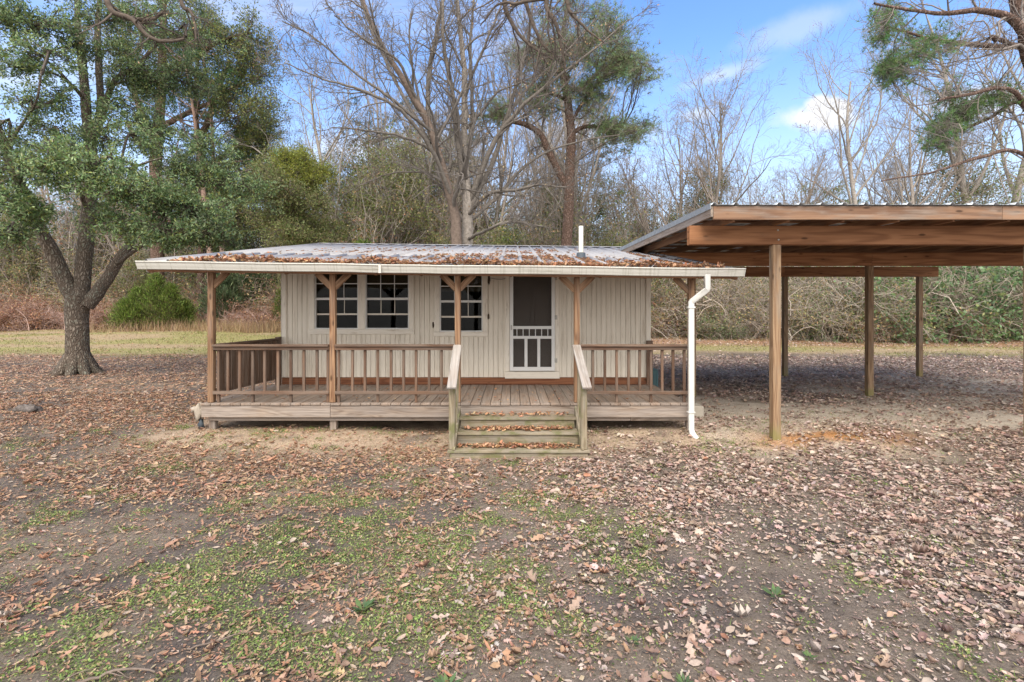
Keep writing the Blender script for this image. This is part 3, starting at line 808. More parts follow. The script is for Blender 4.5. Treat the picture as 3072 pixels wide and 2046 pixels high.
# downspout: a bent square tube
def sq_tube(name, pts, w, d, mat_, parent):
    V = []; n_ = len(pts)
    P_ = np.array(pts, float); t_ = norm(np.gradient(P_, axis=0))
    for p_, tt in zip(P_, t_):
        s_ = np.cross((0, 1, 0), tt); s_ = s_/max(np.linalg.norm(s_), 1e-6); f_ = np.cross(tt, s_)
        for a_, b_ in ((-.42, -.5), (.42, -.5), (.5, -.42), (.5, .42), (.42, .5), (-.42, .5), (-.5, .42), (-.5, -.42)): V.append(p_+s_*a_*w+f_*b_*d)
    i_ = np.arange(n_*8).reshape(n_, 8)
    Q = np.stack((i_[:-1], np.roll(i_[:-1], -1, 1), np.roll(i_[1:], -1, 1), i_[1:]), -1).reshape(-1, 4)
    return obj(name, mk_mesh(name, np.array(V)-np.array(wloc(parent)), Q, None, mat_), parent)
dsp = empty('downspout', (0, 0, 0), cabin); dsp.location = Vector((2.79, 7.78, 0))-wloc(cabin)
yd = 7.79
sq_tube('elbow_pipe', [(3.005, 7.70, 2.46), (3.005, 7.70, 2.24), (3.0, 7.70, 2.225), (2.80, 7.785, 2.045), (2.79, yd, 2.03), (2.79, yd, 1.98)], 0.084, 0.066, M['spout'], dsp)
sq_tube('straight_pipe', [(2.79, yd, 2.0), (2.79, yd, 1.2), (2.79, yd, 0.30)], 0.084, 0.066, M['spout'], dsp)
sq_tube('foot_pipe', [(2.79, yd, 0.32), (2.79, yd, 0.06), (2.80, yd-0.01, 0.0), (2.825, yd-0.06, -0.055), (2.85, yd-0.13, -0.085)], 0.084, 0.066, M['spout'], dsp)
bx('strap', dsp, 2.735, 2.845, yd-0.042, yd+0.05, 1.94, 1.965, M['spout'], 0.001); bx('strap', dsp, 2.735, 2.845, yd-0.042, yd+0.05, 0.31, 0.33, M['spout'], 0.001)
# vent pipe on the roof
vp = empty('vent_pipe', (0, 0, 0), cabin)
vb = P(1743, 762, 9.75); vz = float(roofz(vb[0], vb[1]))
vp.location = Vector((vb[0], vb[1], vz))-wloc(cabin)
V, Q = lathe([(0.0, 0.80), (0.03, 0.80), (0.043, 0.80), (0.045, 0.795), (0.045, 0.05)], 16)
V = V*np.array((1, 1, 1.0)); o = obj('pipe', mk_mesh('pipe', V*np.array((1, 1, 0.98)), Q[:, ::-1], None, M['pvc'], smooth=True), vp); o.scale = (1, 1, 0.82)
V, Q = lathe([(0.046, 0.13), (0.085, 0.12), (0.09, 0.05), (0.14, 0.0), (0.15, -0.03)], 16)
obj('boot', mk_mesh('boot', V, Q[:, ::-1], None, M['rubber'], smooth=True), vp)

# porch
deck = empty('deck', (0, 0, 0), cabin); deck.location = Vector((-1, YF, 0.3))-wloc(cabin)
rnd = random.Random(3)
DX0, DX1 = -4.945, 2.83
nd_ = 49; dp = (DX1-DX0)/nd_
for i in range(nd_):
    a_ = DX0+i*dp
    j = rnd.uniform(-0.006, 0.006)
    bx('deck_board', deck, a_+0.003, a_+dp-0.004, YF+j, YW-0.035, DZ-0.036+rnd.uniform(-.002, .002), DZ+rnd.uniform(-.002, .002), M['deck'], 0.005, axis=1)
for a_, b_ in ((DX0+0.005, -2.893), (-2.888, -0.86), (-0.855, 1.08), (1.085, DX1-0.005)):
    bx('rim_board', deck, a_, b_, YF+0.018, YF+0.056, 0.205, DZ-0.04, M['skirt'])
for a_, b_ in ((DX0+0.09, -0.95), (-0.94, 1.12), (1.13, 1.9), (1.905, 2.86)):
    bx('lower_board', deck, a_, b_, YF+0.08, YF+0.118, 0.138, 0.203, M['skirt'])
bx('side_rim', deck, DX0+0.004, DX0+0.04, YF+0.06, YW, 0.205, DZ-0.04, M['skirt']); bx('side_rim', deck, DX1-0.04, DX1-0.004, YF+0.06, YW, 0.205, DZ-0.04, M['skirt'])
for i in range(10):
    xx = DX0+0.2+i*0.82; bx('joist', deck, xx, xx+0.04, YF+0.125, YW-0.04, 0.22, DZ-0.045, M['rafter'])
PX = [-4.825, -2.875, -0.87, 1.04, 2.875]
for xx in PX:
    zb = float(gz(xx, YF+0.1))
    bx('deck_leg', deck, xx-0.06, xx+0.045, YF+0.12, YF+0.21, zb-0.05, 0.2, M['skirt'])
for i, xx in enumerate(PX):
    zt = 2.51+TILT*(xx+4.8)
    p_ = bx('porch_post', cabin, xx-0.045, xx+0.045, YF+0.06, YF+0.15, DZ+0.002, zt, M['post'], 0.006)
    for s_ in (-1, 1):
        if (i == 0 and s_ < 0) or (i == 4 and s_ > 0): continue
        bar('knee_brace', cabin, (xx+s_*0.02, YF+0.105, zt-0.215), (xx+s_*0.26, YF+0.105, zt+0.02), 0.10, 0.038, M['post'], (0, 0, 1))
bt = lambda x_: 2.512+TILT*(x_+4.8)
for a_, b_ in ((-5.45, -2.88), (-2.876, 1.04), (1.044, 3.3)):
    bar('porch_beam', cabin, (a_, YF+0.105, bt(a_)+0.07), (b_, YF+0.105, bt(b_)+0.07), 0.135, 0.088, M['beam'])
# railings: cabin > railing > rail, balusters
def railing(x0, x1, bal, ext):
    r_ = empty('railing', (0, 0, 0), cabin); r_.location = Vector(((x0+x1)/2, YF, DZ))-wloc(cabin)
    ya_ = YF+0.045
    bx('cap_rail', r_, x0, x1, ya_-0.035, ya_+0.085, 1.328, 1.362, M['rail'], 0.005)
    bx('upper_rail', r_, x0, x1, ya_, ya_+0.036, 1.272, 1.327, M['rail'], 0.004)
    bx('lower_rail', r_, x0, x1, ya_-0.004, ya_+0.034, 0.565, 0.618, M['rail'], 0.004)
    for b_ in bal:
        e_ = any(abs(b_-q_) < 0.03 for q_ in ext)
        bx('baluster', r_, b_-0.02, b_+0.02, ya_+0.036, ya_+0.076, (DZ+0.002) if e_ else 0.567, 1.327, M['rail'], 0.003)
railing(-4.775, -2.925, [-4.71, -4.56, -4.37, -4.16, -3.97, -3.755, -3.55, -3.34, -3.13, -2.955], [-4.71, -4.16, -3.55, -2.955])
railing(-2.825, -0.93, [-2.78, -2.56, -2.36, -2.155, -1.94, -1.74, -1.54, -1.33, -1.13], [-2.78, -2.155, -1.54])
railing(1.09, 2.825, [1.30, 1.49, 1.68, 1.87, 2.05, 2.23, 2.41, 2.585, 2.765], [1.68, 2.23, 2.765])
# left side railing of wide boards
r_ = empty('side_railing', (0, 0, 0), cabin); r_.location = Vector((-4.7, 9, DZ))-wloc(cabin)
xa, xb = -4.80, -4.63
sx = lambda y_: xa+(xb-xa)*(y_-8.1)/(9.93-8.1)
bar('cap_rail', r_, (sx(8.14), 8.14, 1.345), (sx(9.9), 9.9, 1.345), 0.034, 0.12, M['rail'])
bar('upper_rail', r_, (sx(8.14)-0.02, 8.14, 1.28), (sx(9.86)-0.02, 9.86, 1.28), 0.08, 0.036, M['rail'])
bar('lower_rail', r_, (sx(8.14)-0.02, 8.14, 0.60), (sx(9.86)-0.02, 9.86, 0.60), 0.08, 0.036, M['rail'])
bx('end_post', r_, xb-0.045, xb+0.045, 9.86, 9.95, DZ+0.002, 1.39, M['rail'])
yy_ = 8.16
while yy_ < 9.8:
    xx = sx(yy_)+0.02
    bar('picket', r_, (xx, yy_+0.066, 0.56), (xx+0.004, yy_+0.066, 1.322), 0.132, 0.02, M['rail'], (xb-xa, 1.83, 0)); yy_ += 0.152
# steps
stp = empty('steps', (0, 0, 0), cabin); stp.location = Vector((0.09, 7.5, -0.17))-wloc(cabin)
TR = [(7.655, 0.258, -0.82, 0.99), (7.375, 0.098, -0.835, 1.005), (7.07, -0.082, -0.915, 1.108)]
for i, (yf, zt, a_, b_) in enumerate(TR):
    bx('tread', stp, a_, b_, yf, yf+0.15, zt-0.036, zt, M['stair'], 0.006); bx('tread', stp, a_+0.01, b_-0.01, yf+0.155, yf+0.30, zt-0.036, zt-0.001, M['stair'], 0.006)
    zb = TR[i+1][1]+0.002 if i < 2 else -0.24
    bx('riser', stp, a_+0.03, b_-0.03, yf+0.03, yf+0.06, zb, zt-0.038, M['stair'], 0.003)
for s_, xi in ((-1, -0.855), (1, 1.03)):
    nx0, nx1 = (xi-0.045, xi+0.04)
    bx('newel_post', stp, nx0, nx1, 7.11, 7.20, -0.08, 0.84, M['stair'], 0.006)
    xt = xi-0.02 if s_ < 0 else xi
    bar('handrail', stp, (xi+(0.01 if s_ < 0 else 0.02), 6.98, 0.815), (xi-(0.015 if s_ < 0 else 0.005), 7.98, 1.345), 0.038, 0.132, M['grip'], (0, 0, 1), 0.006)
    for k_ in range(3):
        yk = 7.34+k_*0.18
        bx('baluster', stp, xi-0.02+(0.01 if s_ < 0 else 0), xi+0.02+(0.01 if s_ < 0 else 0), yk, yk+0.04, TR[1 if k_ < 2 else 0][1] if k_ else TR[2][1], 0.80+(yk-6.98)*0.53, M['stair'], 0.003)
    bar('stringer', stp, (xi-0.03*s_, 7.12, -0.16), (xi-0.03*s_, 7.92, 0.31), 0.22, 0.036, M['stair'])
# small fittings on the wall
def lump(name, c_, r_, mat_, parent, seed, sq=(1, 1, 1), k=10):
    rg = np.random.default_rng(seed)
    th = np.linspace(0.15, math.pi-0.15, 7); V = []
    for t_ in th:
        for a in np.arange(k)*2*math.pi/k:
            rr = r_*(0.5+0.8*rg.random()); V.append((rr*math.sin(t_)*math.cos(a)*sq[0], rr*math.sin(t_)*math.sin(a)*sq[1], rr*math.cos(t_)*sq[2]))
    i_ = np.arange(7*k).reshape(7, k)
    Q = np.stack((i_[:-1], i_[1:], np.roll(i_[1:], -1, 1), np.roll(i_[:-1], -1, 1)), -1).reshape(-1, 4)
    n0 = len(V); V += [(0, 0, r_*sq[2]*0.9), (0, 0, -r_*sq[2]*0.9)]
    T = [(n0, i_[0, j], i_[0, (j+1) % k]) for j in range(k)]+[(n0+1, i_[6, (j+1) % k], i_[6, j]) for j in range(k)]
    o = obj(name, mk_mesh(name, np.array(V), Q, T, mat_, smooth=False), parent)
    o.location = Vector([float(v) for v in c_])-(wloc(parent) if parent else Vector((0, 0, 0)))
    return o
for (x_, z_, r_, sq) in ((-0.46, 2.52, 0.05, (0.55, 0.25, 1.6)), (-0.475, 1.79, 0.04, (0.6, 0.3, 1.3)), (-1.575, 1.62, 0.035, (0.6, 0.3, 1.5)), (-0.075, 2.19, 0.022, (1.3, 0.4, 0.9))):
    lump('mud_nest', (x_, YW-0.012, z_), r_, M['nest'], cabin, int(abs(x_)*100), sq)
g = Geo()
cp, cr = sub([P(1405, 828, 8.1), P(1408, 846, 8.1), P(1418, 852, 8.1), P(1432, 850, 8.12), P(1440, 840, 8.12), P(1425, 838, 8.1), P(1436, 832, 8.1)], [0.006]*7, 26)
g.tubes(cp[None], cr[None], 6)
cp, cr = sub([P(1428, 838, 8.1), P(1430, 846, 8.09), P(1422, 850, 8.1)], [0.018, 0.022, 0.012], 8); g.tubes(cp[None], cr[None], 8)
obj('hanging_cable', g.mesh('hanging_cable', M['cable'], wloc(cabin)), cabin)
g = Geo(); cp, cr = sub([(-0.44, YW-0.01, 2.56), (-0.25, YW-0.012, 2.53), (-0.1, YW-0.012, 2.555), (-0.02, YW-0.012, 2.56)], [0.004]*4, 14); g.tubes(cp[None], cr[None], 5)
obj('wall_cable', g.mesh('wall_cable', M['nest'], wloc(cabin)), cabin)

# ------------------------------------------------------------------ the carport
CX = [4.02, 7.93, 11.84]; CY = [7.64, 11.1, 14.53]
CB = 2.905                                   # underside of the beams
CRX0, CRX1, CRY0, CRY1 = 2.83, 13.1, 7.12, 15.3
carport = tag(empty('carport', (8, 11, 0)), 'open timber carport with brown beams and ribbed metal roof', 'carport')
for j, y_ in enumerate(CY):
    for i, x_ in enumerate(CX):
        if j > 0 and i == 0: continue
        zb = float(gz(x_, y_))
        o = bx('post', carport, x_-0.062, x_+0.062, y_-0.062, y_+0.062, zb-0.06, CB-0.002, M['cpost'], 0.007)
bx('post', carport, 5.63+2.2, 5.63+2.2+0.001, 14.4, 14.401, 0, 0.001, M['cpost'], 0) if False else None
zb = float(gz(7.93, 14.5))
for y_, cuts in ((CY[0], (2.69, 10.4, 12.7)), (CY[1], (3.3, 7.95, 12.7)), (CY[2], (3.75, 7.9, 12.35))):
    for a_, b_ in zip(cuts[:-1], cuts[1:]):
        for dy in (-0.062, 0.026):
            bx('beam', carport, a_+(0.004 if dy > 0 else 0), b_-0.004, y_+dy-0.001, y_+dy+0.037, CB, CB+0.285, M['beam'], 0.004)
bx('post', carport, 4.0-0.062, 4.0+0.062, CY[1]-0.062, CY[1]+0.062, -0.06, CB-0.002, M['cpost'], 0.007)
x_ = (2354-1536)*CY[2]/F
CS = 0.022
cz_ = lambda y_: 3.40+CS*(y_-CRY0)
nr = 13
for i in range(nr):
    xx = CRX0+0.35+i*0.79
    bar('rafter', carport, (xx, CRY0+0.05, cz_(CRY0)-0.15), (xx, CRY1-0.05, cz_(CRY1)-0.15), 0.145, 0.038, M['rafter'])
for k_ in range(11):
    y_ = CRY0+0.35+k_*0.74
    bx('purlin', carport, CRX0+0.05, CRX1-0.05, y_, y_+0.085, cz_(y_)-0.072, cz_(y_)-0.036, M['rafter'], 0.003)
for a_, b_ in ((CRX0+0.04, 6.98), (6.985, 11.2), (11.205, CRX1)):
    bx('fascia_board', carport, a_, b_, CRY0-0.003, CRY0+0.036, cz_(CRY0)-0.205, cz_(CRY0)-0.012, M['fascia'])
YCE = 13.5
bar('rake_board', carport, (CRX0+0.02, CRY0+0.002, cz_(CRY0)-0.09), (CRX0+0.02, CRY1, cz_(CRY1)-0.09), 0.15, 0.036, M['skirt'])
bar('rake_trim', carport, (CRX0-0.006, CRY0-0.01, cz_(CRY0)-0.012), (CRX0-0.006, CRY1, cz_(CRY1)-0.012), 0.085, 0.008, M['croof'])
bar('rake_board', carport, (CRX1-0.02, CRY0, cz_(CRY0)-0.09), (CRX1-0.02, CRY1, cz_(CRY1)-0.09), 0.15, 0.036, M['skirt'])
RPC = 0.3066
cme = panel_me(3, (CRY1-CRY0+0.06), M['croof'], RPC, 0.032)
ca = math.atan(CS)
i = 0
while CRX0+0.04+i*3*RPC < CRX1-0.3:
    xs_ = CRX0+0.04+i*3*RPC
    o = obj('roof_panel', cme, carport); o.rotation_euler = (ca, 0, 0)
    o.location = Vector((xs_, CRY0-0.04, cz_(CRY0-0.04)+0.004+0.001*(i % 2)))-wloc(carport); i += 1
# galvanised bolts at the front beam
V, Q = lathe([(0.0, 0.008), (0.013, 0.006), (0.015, 0.0)], 8)
bme = mk_mesh('bolt', V, Q, None, M['metal_hinge'])
for (x_, z_) in ((4.04, 2.975), (4.03, 3.12), (7.97, 2.97), (7.96, 3.11)):
    o = obj('bolt', bme, carport); o.rotation_euler = (math.pi/2, 0, 0); o.location = Vector((x_, CY[0]-0.064, z_))-wloc(carport)

# ------------------------------------------------------------------ small things in the yard
t_ = empty('outdoor_unit', (3.26, 12.2, float(gz(3.26, 12.2))))
tag(t_, 'teal ribbed outdoor unit standing beside the right wall of the cabin', 'outdoor unit')
zb = float(gz(3.26, 12.2))
bx('casing', t_, 3.0, 3.5, 12.0, 12.45, zb+0.02, zb+0.46, M['teal'], 0.01)
for k_ in range(9):
    xx = 3.005+k_*0.058; bx('fin', t_, xx, xx+0.022, 11.985, 11.998, zb+0.04, zb+0.44, M['teal'], 0.002)
for k_ in range(7):
    yy_ = 12.02+k_*0.06; bx('fin', t_, 3.502, 3.515, yy_, yy_+0.022, zb+0.04, zb+0.44, M['teal'], 0.002)
bx('top_plate', t_, 2.99, 3.51, 11.99, 12.46, zb+0.463, zb+0.485, M['teal'], 0.005)
zb = float(gz(3.36, 9.0))
t_ = bx('concrete_block', None, 3.24, 3.44, 8.95, 9.3, zb-0.02, zb+0.2, M['concrete'], 0.012)
tag(t_, 'pale concrete block on the sand behind the white downspout', 'block')
# wrapped standpipe at the porch corner
zb = float(gz(-5.0, 8.0))
t_ = tag(empty('wrapped_standpipe', (-5.02, 8.03, zb)), 'pale cloth-wrapped standpipe with dark foot against the porch corner', 'standpipe')
M['cloth'] = paint('pale_cloth', (0.38, 0.33, 0.27), (0.25, 0.21, 0.17), 0.35, (14, 14, 14), 0.9)
lump('wrap', (-5.03, 8.04, zb+0.26), 0.10, M['cloth'], t_, 4, (0.8, 0.8, 1.35), 12); lump('wrap', (-5.10, 8.06, zb+0.30), 0.07, M['cloth'], t_, 9, (1.2, 0.8, 0.7), 10)
lump('foot', (-4.985, 8.02, zb+0.07), 0.05, M['rubber'], t_, 6, (0.9, 0.9, 1.9), 10)
# rotten log lump
c_ = (-9.0, 9.3, float(gz(-9.0, 9.3))+0.05)
t_ = lump('rotten_log', c_, 0.11, M['concrete'], None, 12, (2.2, 1.0, 0.8), 14)
tag(t_, 'grey rotten log lump lying among leaves at the far left', 'log')
M['log'] = paint('log_grey', (0.19, 0.165, 0.15), (0.05, 0.04, 0.035), 0.7, (9, 9, 9), 0.95)
t_.data.materials[0] = M['log']
def stick(pts, r0, label):
    g = Geo(); pts = [(x_, y_, float(gz(x_, y_))+h_) for x_, y_, h_ in pts]
    rg = np.random.default_rng(len(label))
    p_, r_ = sub(np.array(pts), np.linspace(r0, r0*0.45, len(pts)), 18); p_ += rg.normal(size=p_.shape)*r0*0.4
    g.tubes(p_[None], r_[None], 7, (0.21, 0.165, 0.135))
    k_, kr = grow(p_[None], r_[None], rg, 3, 0.3, 0.9, 35, 0.25, 5, 0.1, 0.0); k_[:, :, 2] = np.maximum(k_[:, :, 2], p_[:, 2].min()); g.tubes(k_, kr, 5, (0.21, 0.165, 0.135))
    tag(obj('fallen_stick', g.mesh('fallen_stick', M['twig'], pts[0]), None, pts[0]), label, 'stick')
stick([(-2.62, 2.55, .02), (-2.50, 2.68, .025), (-2.35, 2.75, .02), (-2.2, 2.82, .03), (-2.02, 2.83, .015)], 0.012, 'long curved fallen stick on the ground at the lower left corner')
stick([(-1.95, 3.0, .015), (-1.75, 3.12, .02), (-1.6, 3.2, .015)], 0.006, 'short thin twig lying beside green clover at the lower left')
stick([(-0.5, 4.62, .015), (-0.4, 4.58, .02), (-0.27, 4.5, .015)], 0.007, 'small pale bent stick on dark soil in front of the steps')
stick([(2.28, 2.65, .015), (2.22, 2.9, .02), (2.2, 3.15, .015)], 0.007, 'thin straight twig among leaves at the lower right')
stick([(1.03, 2.6, .02), (1.12, 2.63, .03), (1.22, 2.66, .02)], 0.016, 'thick pale stub of wood at the bottom edge of the yard')

# ------------------------------------------------------------------ fallen leaves
PAL_O = [(0.415, 0.232, 0.134), (0.468, 0.282, 0.166), (0.362, 0.198, 0.124), (0.495, 0.325, 0.197), (0.301, 0.178, 0.12), (0.433, 0.207, 0.115)]
PAL_P = [(0.501, 0.376, 0.312), (0.558, 0.44, 0.378), (0.407, 0.274, 0.216), (0.332, 0.214, 0.169), (0.464, 0.32, 0.245), (0.247, 0.163, 0.135), (0.52, 0.347, 0.255), (0.37, 0.246, 0.198)]
def leaf_shapes(c, yaw, L, W, curl, tilt, roll, colr, lobed):
    """arrays of dead leaves: each folded along its midrib and curled"""
    if lobed is None:
        pts = [(0, 0), (.5, .5), (1, 0), (.45, -.5)]; T = [(0, 2, 1), (0, 3, 2)]
    elif lobed:
        u = np.array([0, .28, .55, .78, 1.0]); mid = [(a, 0) for a in u]
        sd_ = [(.14, .34), (.27, .16), (.45, .50), (.58, .20), (.74, .44), (.86, .14)]
        pts = mid+sd_+[(a, -b) for a, b in sd_]
        T = []
        for off, fl in ((5, 1), (11, -1)):
            f_ = [(0, off, 1), (off, off+1, 1), (1, off+1, off+2), (1, off+2, 2), (2, off+2, off+3), (2, off+3, 3), (3, off+3, off+4), (3, off+4, off+5), (3, off+5, 4)]
            T += [t if fl > 0 else t[::-1] for t in f_]
    else:
        pts = [(0, 0), (.5, 0), (1, 0), (.3, .42), (.68, .40), (.3, -.42), (.68, -.40)]
        T = [(0, 1, 3), (1, 4, 3), (1, 2, 4), (0, 5, 1), (1, 5, 6), (1, 6, 2)]
    pts = np.array(pts); T = np.array(T); m = len(c); k = len(pts)
    u = (pts[:, 0]-0.5)[None]*L[:, None]; v = pts[:, 1][None]*W[:, None]
    z = curl[:, None]*(np.abs(pts[:, 1])[None]*1.6*W[:, None]+(pts[:, 0]-0.5)[None]**2*1.3*L[:, None])
    ct, s_ = np.cos(tilt)[:, None], np.sin(tilt)[:, None]
    u2 = u*ct-z*s_; z2 = u*s_+z*ct
    cr_, sr = np.cos(roll)[:, None], np.sin(roll)[:, None]
    v2 = v*cr_-z2*sr; z3 = v*sr+z2*cr_
    cy, sy = np.cos(yaw)[:, None], np.sin(yaw)[:, None]
    V = np.stack((u2*cy-v2*sy, u2*sy+v2*cy, z3), -1)
    zmin = V[:, :, 2].min(1)
    V[:, :, 2] -= np.minimum(zmin, 0)[:, None]*0.8
    V = V+c[:, None]
    return V.reshape(-1, 3), (T[None]+(np.arange(m)*k)[:, None, None]).reshape(-1, 3), np.repeat(colr, k, 0)


def scatter(rng, n, x0, x1, y0, y1, dens, fov=True):
    x = rng.uniform(x0, x1, n); y = rng.uniform(y0, y1, n)
    ok = rng.random(n) < dens(x, y)
    if fov: ok &= np.abs(x) < y*1.03+0.9
    # not inside the cabin or under the deck
    ok &= ~((x > X0) & (x < X1) & (y > YW-0.1) & (y < YB)) & ~((x > DX0+0.1) & (x < DX1-0.1) & (y > 8.35) & (y < YW))
    ok &= ~((x > -0.95) & (x < 1.12) & (y > 7.0) & (y < 8.4))
    return x[ok], y[ok]


def litter(rng, x, y, size, lobed, name, flat=1.0):
    m = len(x)
    w = sst(-1.5, 2.0, x+0.6*rng.normal(size=m))
    col_ = np.where((rng.random(m) < w)[:, None], pick(rng, PAL_P, m), pick(rng, PAL_O, m))
    bl = rng.random(m) < 0.08
    col_ = col_*0.8+0.2*col_.mean(1, keepdims=True)*np.array((1.06, 1.0, 0.9))
    col_[bl] = col_[bl]*0.4+0.6*np.array((0.52, 0.46, 0.40))
    L = size*np.clip(np.exp(0.38*rng.normal(size=m))*0.92, 0.4, 2.0); W = L*np.where(rng.random(m) < w*0.6, 0.5+0.25*rng.random(m), 0.24+0.2*rng.random(m))
    z = gz(x, y)+0.003+0.012*rng.random(m)*flat
    return leaf_shapes(np.stack((x, y, z), 1), rng.random(m)*6.283, L, W, (rng.random(m)-0.2)*1.5, rng.normal(size=m)*0.25, rng.normal(size=m)*0.4, col_, lobed)


rng = np.random.default_rng(11)
parts_ = []
x, y = scatter(rng, 15000, -6, 6, 2.2, 5.8, lambda a, b: leaf_d(a, b)*0.5); parts_.append(litter(rng, x, y, 0.066, True, 'a'))
x, y = scatter(rng, 50000, -6.5, 6.5, 2.2, 5.8, lambda a, b: leaf_d(a, b)*0.9); parts_.append(litter(rng, x, y, 0.042, False, 'b'))
x, y = scatter(rng, 160000, -13, 13, 5.5, 11.5, leaf_d); parts_.append(litter(rng, x, y, 0.052, False, 'c'))
x, y = scatter(rng, 210000, -22, 22, 11.3, 21, leaf_d); parts_.append(litter(rng, x, y, 0.068, None, 'd'))
x, y = scatter(rng, 110000, -45, 45, 21, 45, leaf_d); parts_.append(litter(rng, x, y, 0.10, None, 'e'))
# broken crumbs of leaf between the whole ones
x, y = scatter(rng, 190000, -8, 8, 2.2, 9, lambda a, b: 0.3+0.6*leaf_d(a, b)); cr_ = litter(rng, x, y, 0.02, None, 'f'); parts_.append(cr_)
# slivers of twig and stem lying in the soil
x, y = scatter(rng, 26000, -7, 7, 2.2, 8, lambda a, b: np.full(a.shape, 0.7)); m = len(x)
L = 0.015+0.06*rng.random(m)**2
parts_.append(leaf_shapes(np.stack((x, y, gz(x, y)+0.004), 1), rng.random(m)*6.283, L, 0.0025+0.0035*rng.random(m), np.zeros(m), rng.normal(size=m)*0.12, rng.normal(size=m)*0.2, pick(rng, [(0.30, 0.24, 0.19), (0.09, 0.07, 0.06), (0.42, 0.35, 0.28), (0.06, 0.05, 0.045)], m), None))
def join_parts(name, ps, mat_, label, cat):
    V = []; T = []; C = []; n0 = 0
    for v, t__, c_ in ps: V.append(v); T.append(t__+n0); C.append(c_); n0 += len(v)
    return tag(obj(name, mk_mesh(name, np.concatenate(V), None, np.concatenate(T), mat_, np.concatenate(C))), label, cat, kind='stuff')
join_parts('fallen_leaves', parts_, M['leaf_litter'], 'brown and tan dead leaves strewn over the whole yard', 'leaves')

# leaves lying on the roof
def surf_leaves(rng, x, y, z, size, slope=0.0, pal=PAL_O, lift=0.0):
    m = len(x); L = size*(0.6+0.7*rng.random(m)); W = L*(0.35+0.25*rng.random(m))
    return leaf_shapes(np.stack((x, y, z), 1), rng.random(m)*6.283, L, W, (rng.random(m)-0.2)*1.2, rng.normal(size=m)*(0.2+lift), rng.normal(size=m)*(0.25+lift), pick(rng, pal, m, 0.2), False)
m = 3900
x = rng.uniform(-5.3, 3.3, m); hgt = 0.12+1.5*sst(0.25, 0.75, fbm(x*2.3, x*0+3))
y = YE-0.03+np.abs(rng.normal(size=m))*0.13*hgt
z = roofz(x, y)+0.016+0.075*rng.random(m)*hgt*sst(8.05, 7.75, y)*sst(-5.4, -4.6, x)
ps = [surf_leaves(rng, x, y, z, 0.075, lift=0.35)]
m = 45000
x = rng.uniform(-5.0, 3.35, m); y = rng.uniform(7.9, 13.8, m)
vx = np.abs(((x-RX0-0.04)/RP) % 1.0-0.5)
d_ = 1.1*sst(0.52, 0.66, fbm(x*1.4+3, y*1.1))*sst(14.5, 8.5, y)+0.12*sst(11, 8, y)
d_ = d_*(0.3+0.9*sst(-4, 1.5, x))*(vx < 0.38)+0.012
k_ = rng.random(m) < np.clip(d_, 0, 1)*0.55
x = x[k_]; y = y[k_]
ps.append(surf_leaves(rng, x, y, roofz(x, y)+0.022, 0.072))
join_parts('roof_leaves', ps, M['leaf_litter'], 'dead leaves heaped along the gutter and streaked down the metal roof', 'leaves')
# leaves on the steps and on the deck
ps = []
for (yf, zt, a_, b_), n_ in zip(TR, (150, 480, 620)):
    m = n_; x = a_+0.1+(b_-a_-0.2)*rng.random(m)
    c_ = (x-0.09)/0.9
    k_ = rng.random(m) < np.clip(1.25-np.abs(c_+(0.0 if n_ > 200 else -0.15))*1.0, 0, 1)
    x = x[k_]; m = len(x); y = yf+0.07+0.2*rng.beta(2.4, 1.6, m)
    ps.append(surf_leaves(rng, x, y, zt+0.004+0.03*rng.random(m)*sst(0.05, 0.18, y-yf), 0.07, lift=0.15))
m = 190; x = rng.uniform(DX0+0.1, DX1-0.1, m); y = YF+0.1+1.85*rng.random(m)**1.3
ps.append(surf_leaves(rng, x, y, np.full(m, DZ+0.004), 0.05))
join_parts('step_leaves', ps, M['leaf_litter'], 'dead leaves gathered on the steps and porch boards', 'leaves')

# ------------------------------------------------------------------ low green plants and grass
rng = np.random.default_rng(21)
g = Geo()
x, y = scatter(rng, 420000, -7.5, 7.5, 2.2, 8.2, lambda a, b: 0.03+np.clip(grass_d(a, b), 0, 1))
m = len(x); c = np.stack((x, y, gz(x, y)+0.004+0.012*rng.random(m)), 1)
d = rng.normal(size=(m, 3)); d[:, 2] = np.abs(d[:, 2])*0.35
nn = np.broadcast_to((0, 0, 1.0), (m, 3))+0.35*rng.normal(size=(m, 3))
gcol = pick(rng, [(0.18, 0.26, 0.07), (0.22, 0.29, 0.085), (0.15, 0.22, 0.065), (0.28, 0.29, 0.11), (0.35, 0.29, 0.16)], m, 0.25)
g.leaves(c, d, nn, 0.010+0.022*rng.random(m)**1.6, 0.008+0.010*rng.random(m)**1.5, np.clip(gcol*(0.65+1.0*fbm(x*7, y*7, 3))[:, None], 0.01, 0.6))
x, y = scatter(rng, 200000, -7.5, 7.5, 2.2, 9.5, lambda a, b: 0.03+0.6*np.clip(grass_d(a, b), 0, 1))
m = len(x); c = np.stack((x, y, gz(x, y)), 1); d = rng.normal(size=(m, 3))*0.8; d[:, 2] = 0.25+np.abs(d[:, 2])
g.needles(c, d, 0.025+0.055*rng.random(m), 0.005, pick(rng, [(0.18, 0.28, 0.06), (0.24, 0.30, 0.08), (0.36, 0.31, 0.15), (0.13, 0.20, 0.05)], m, 0.25), rng)
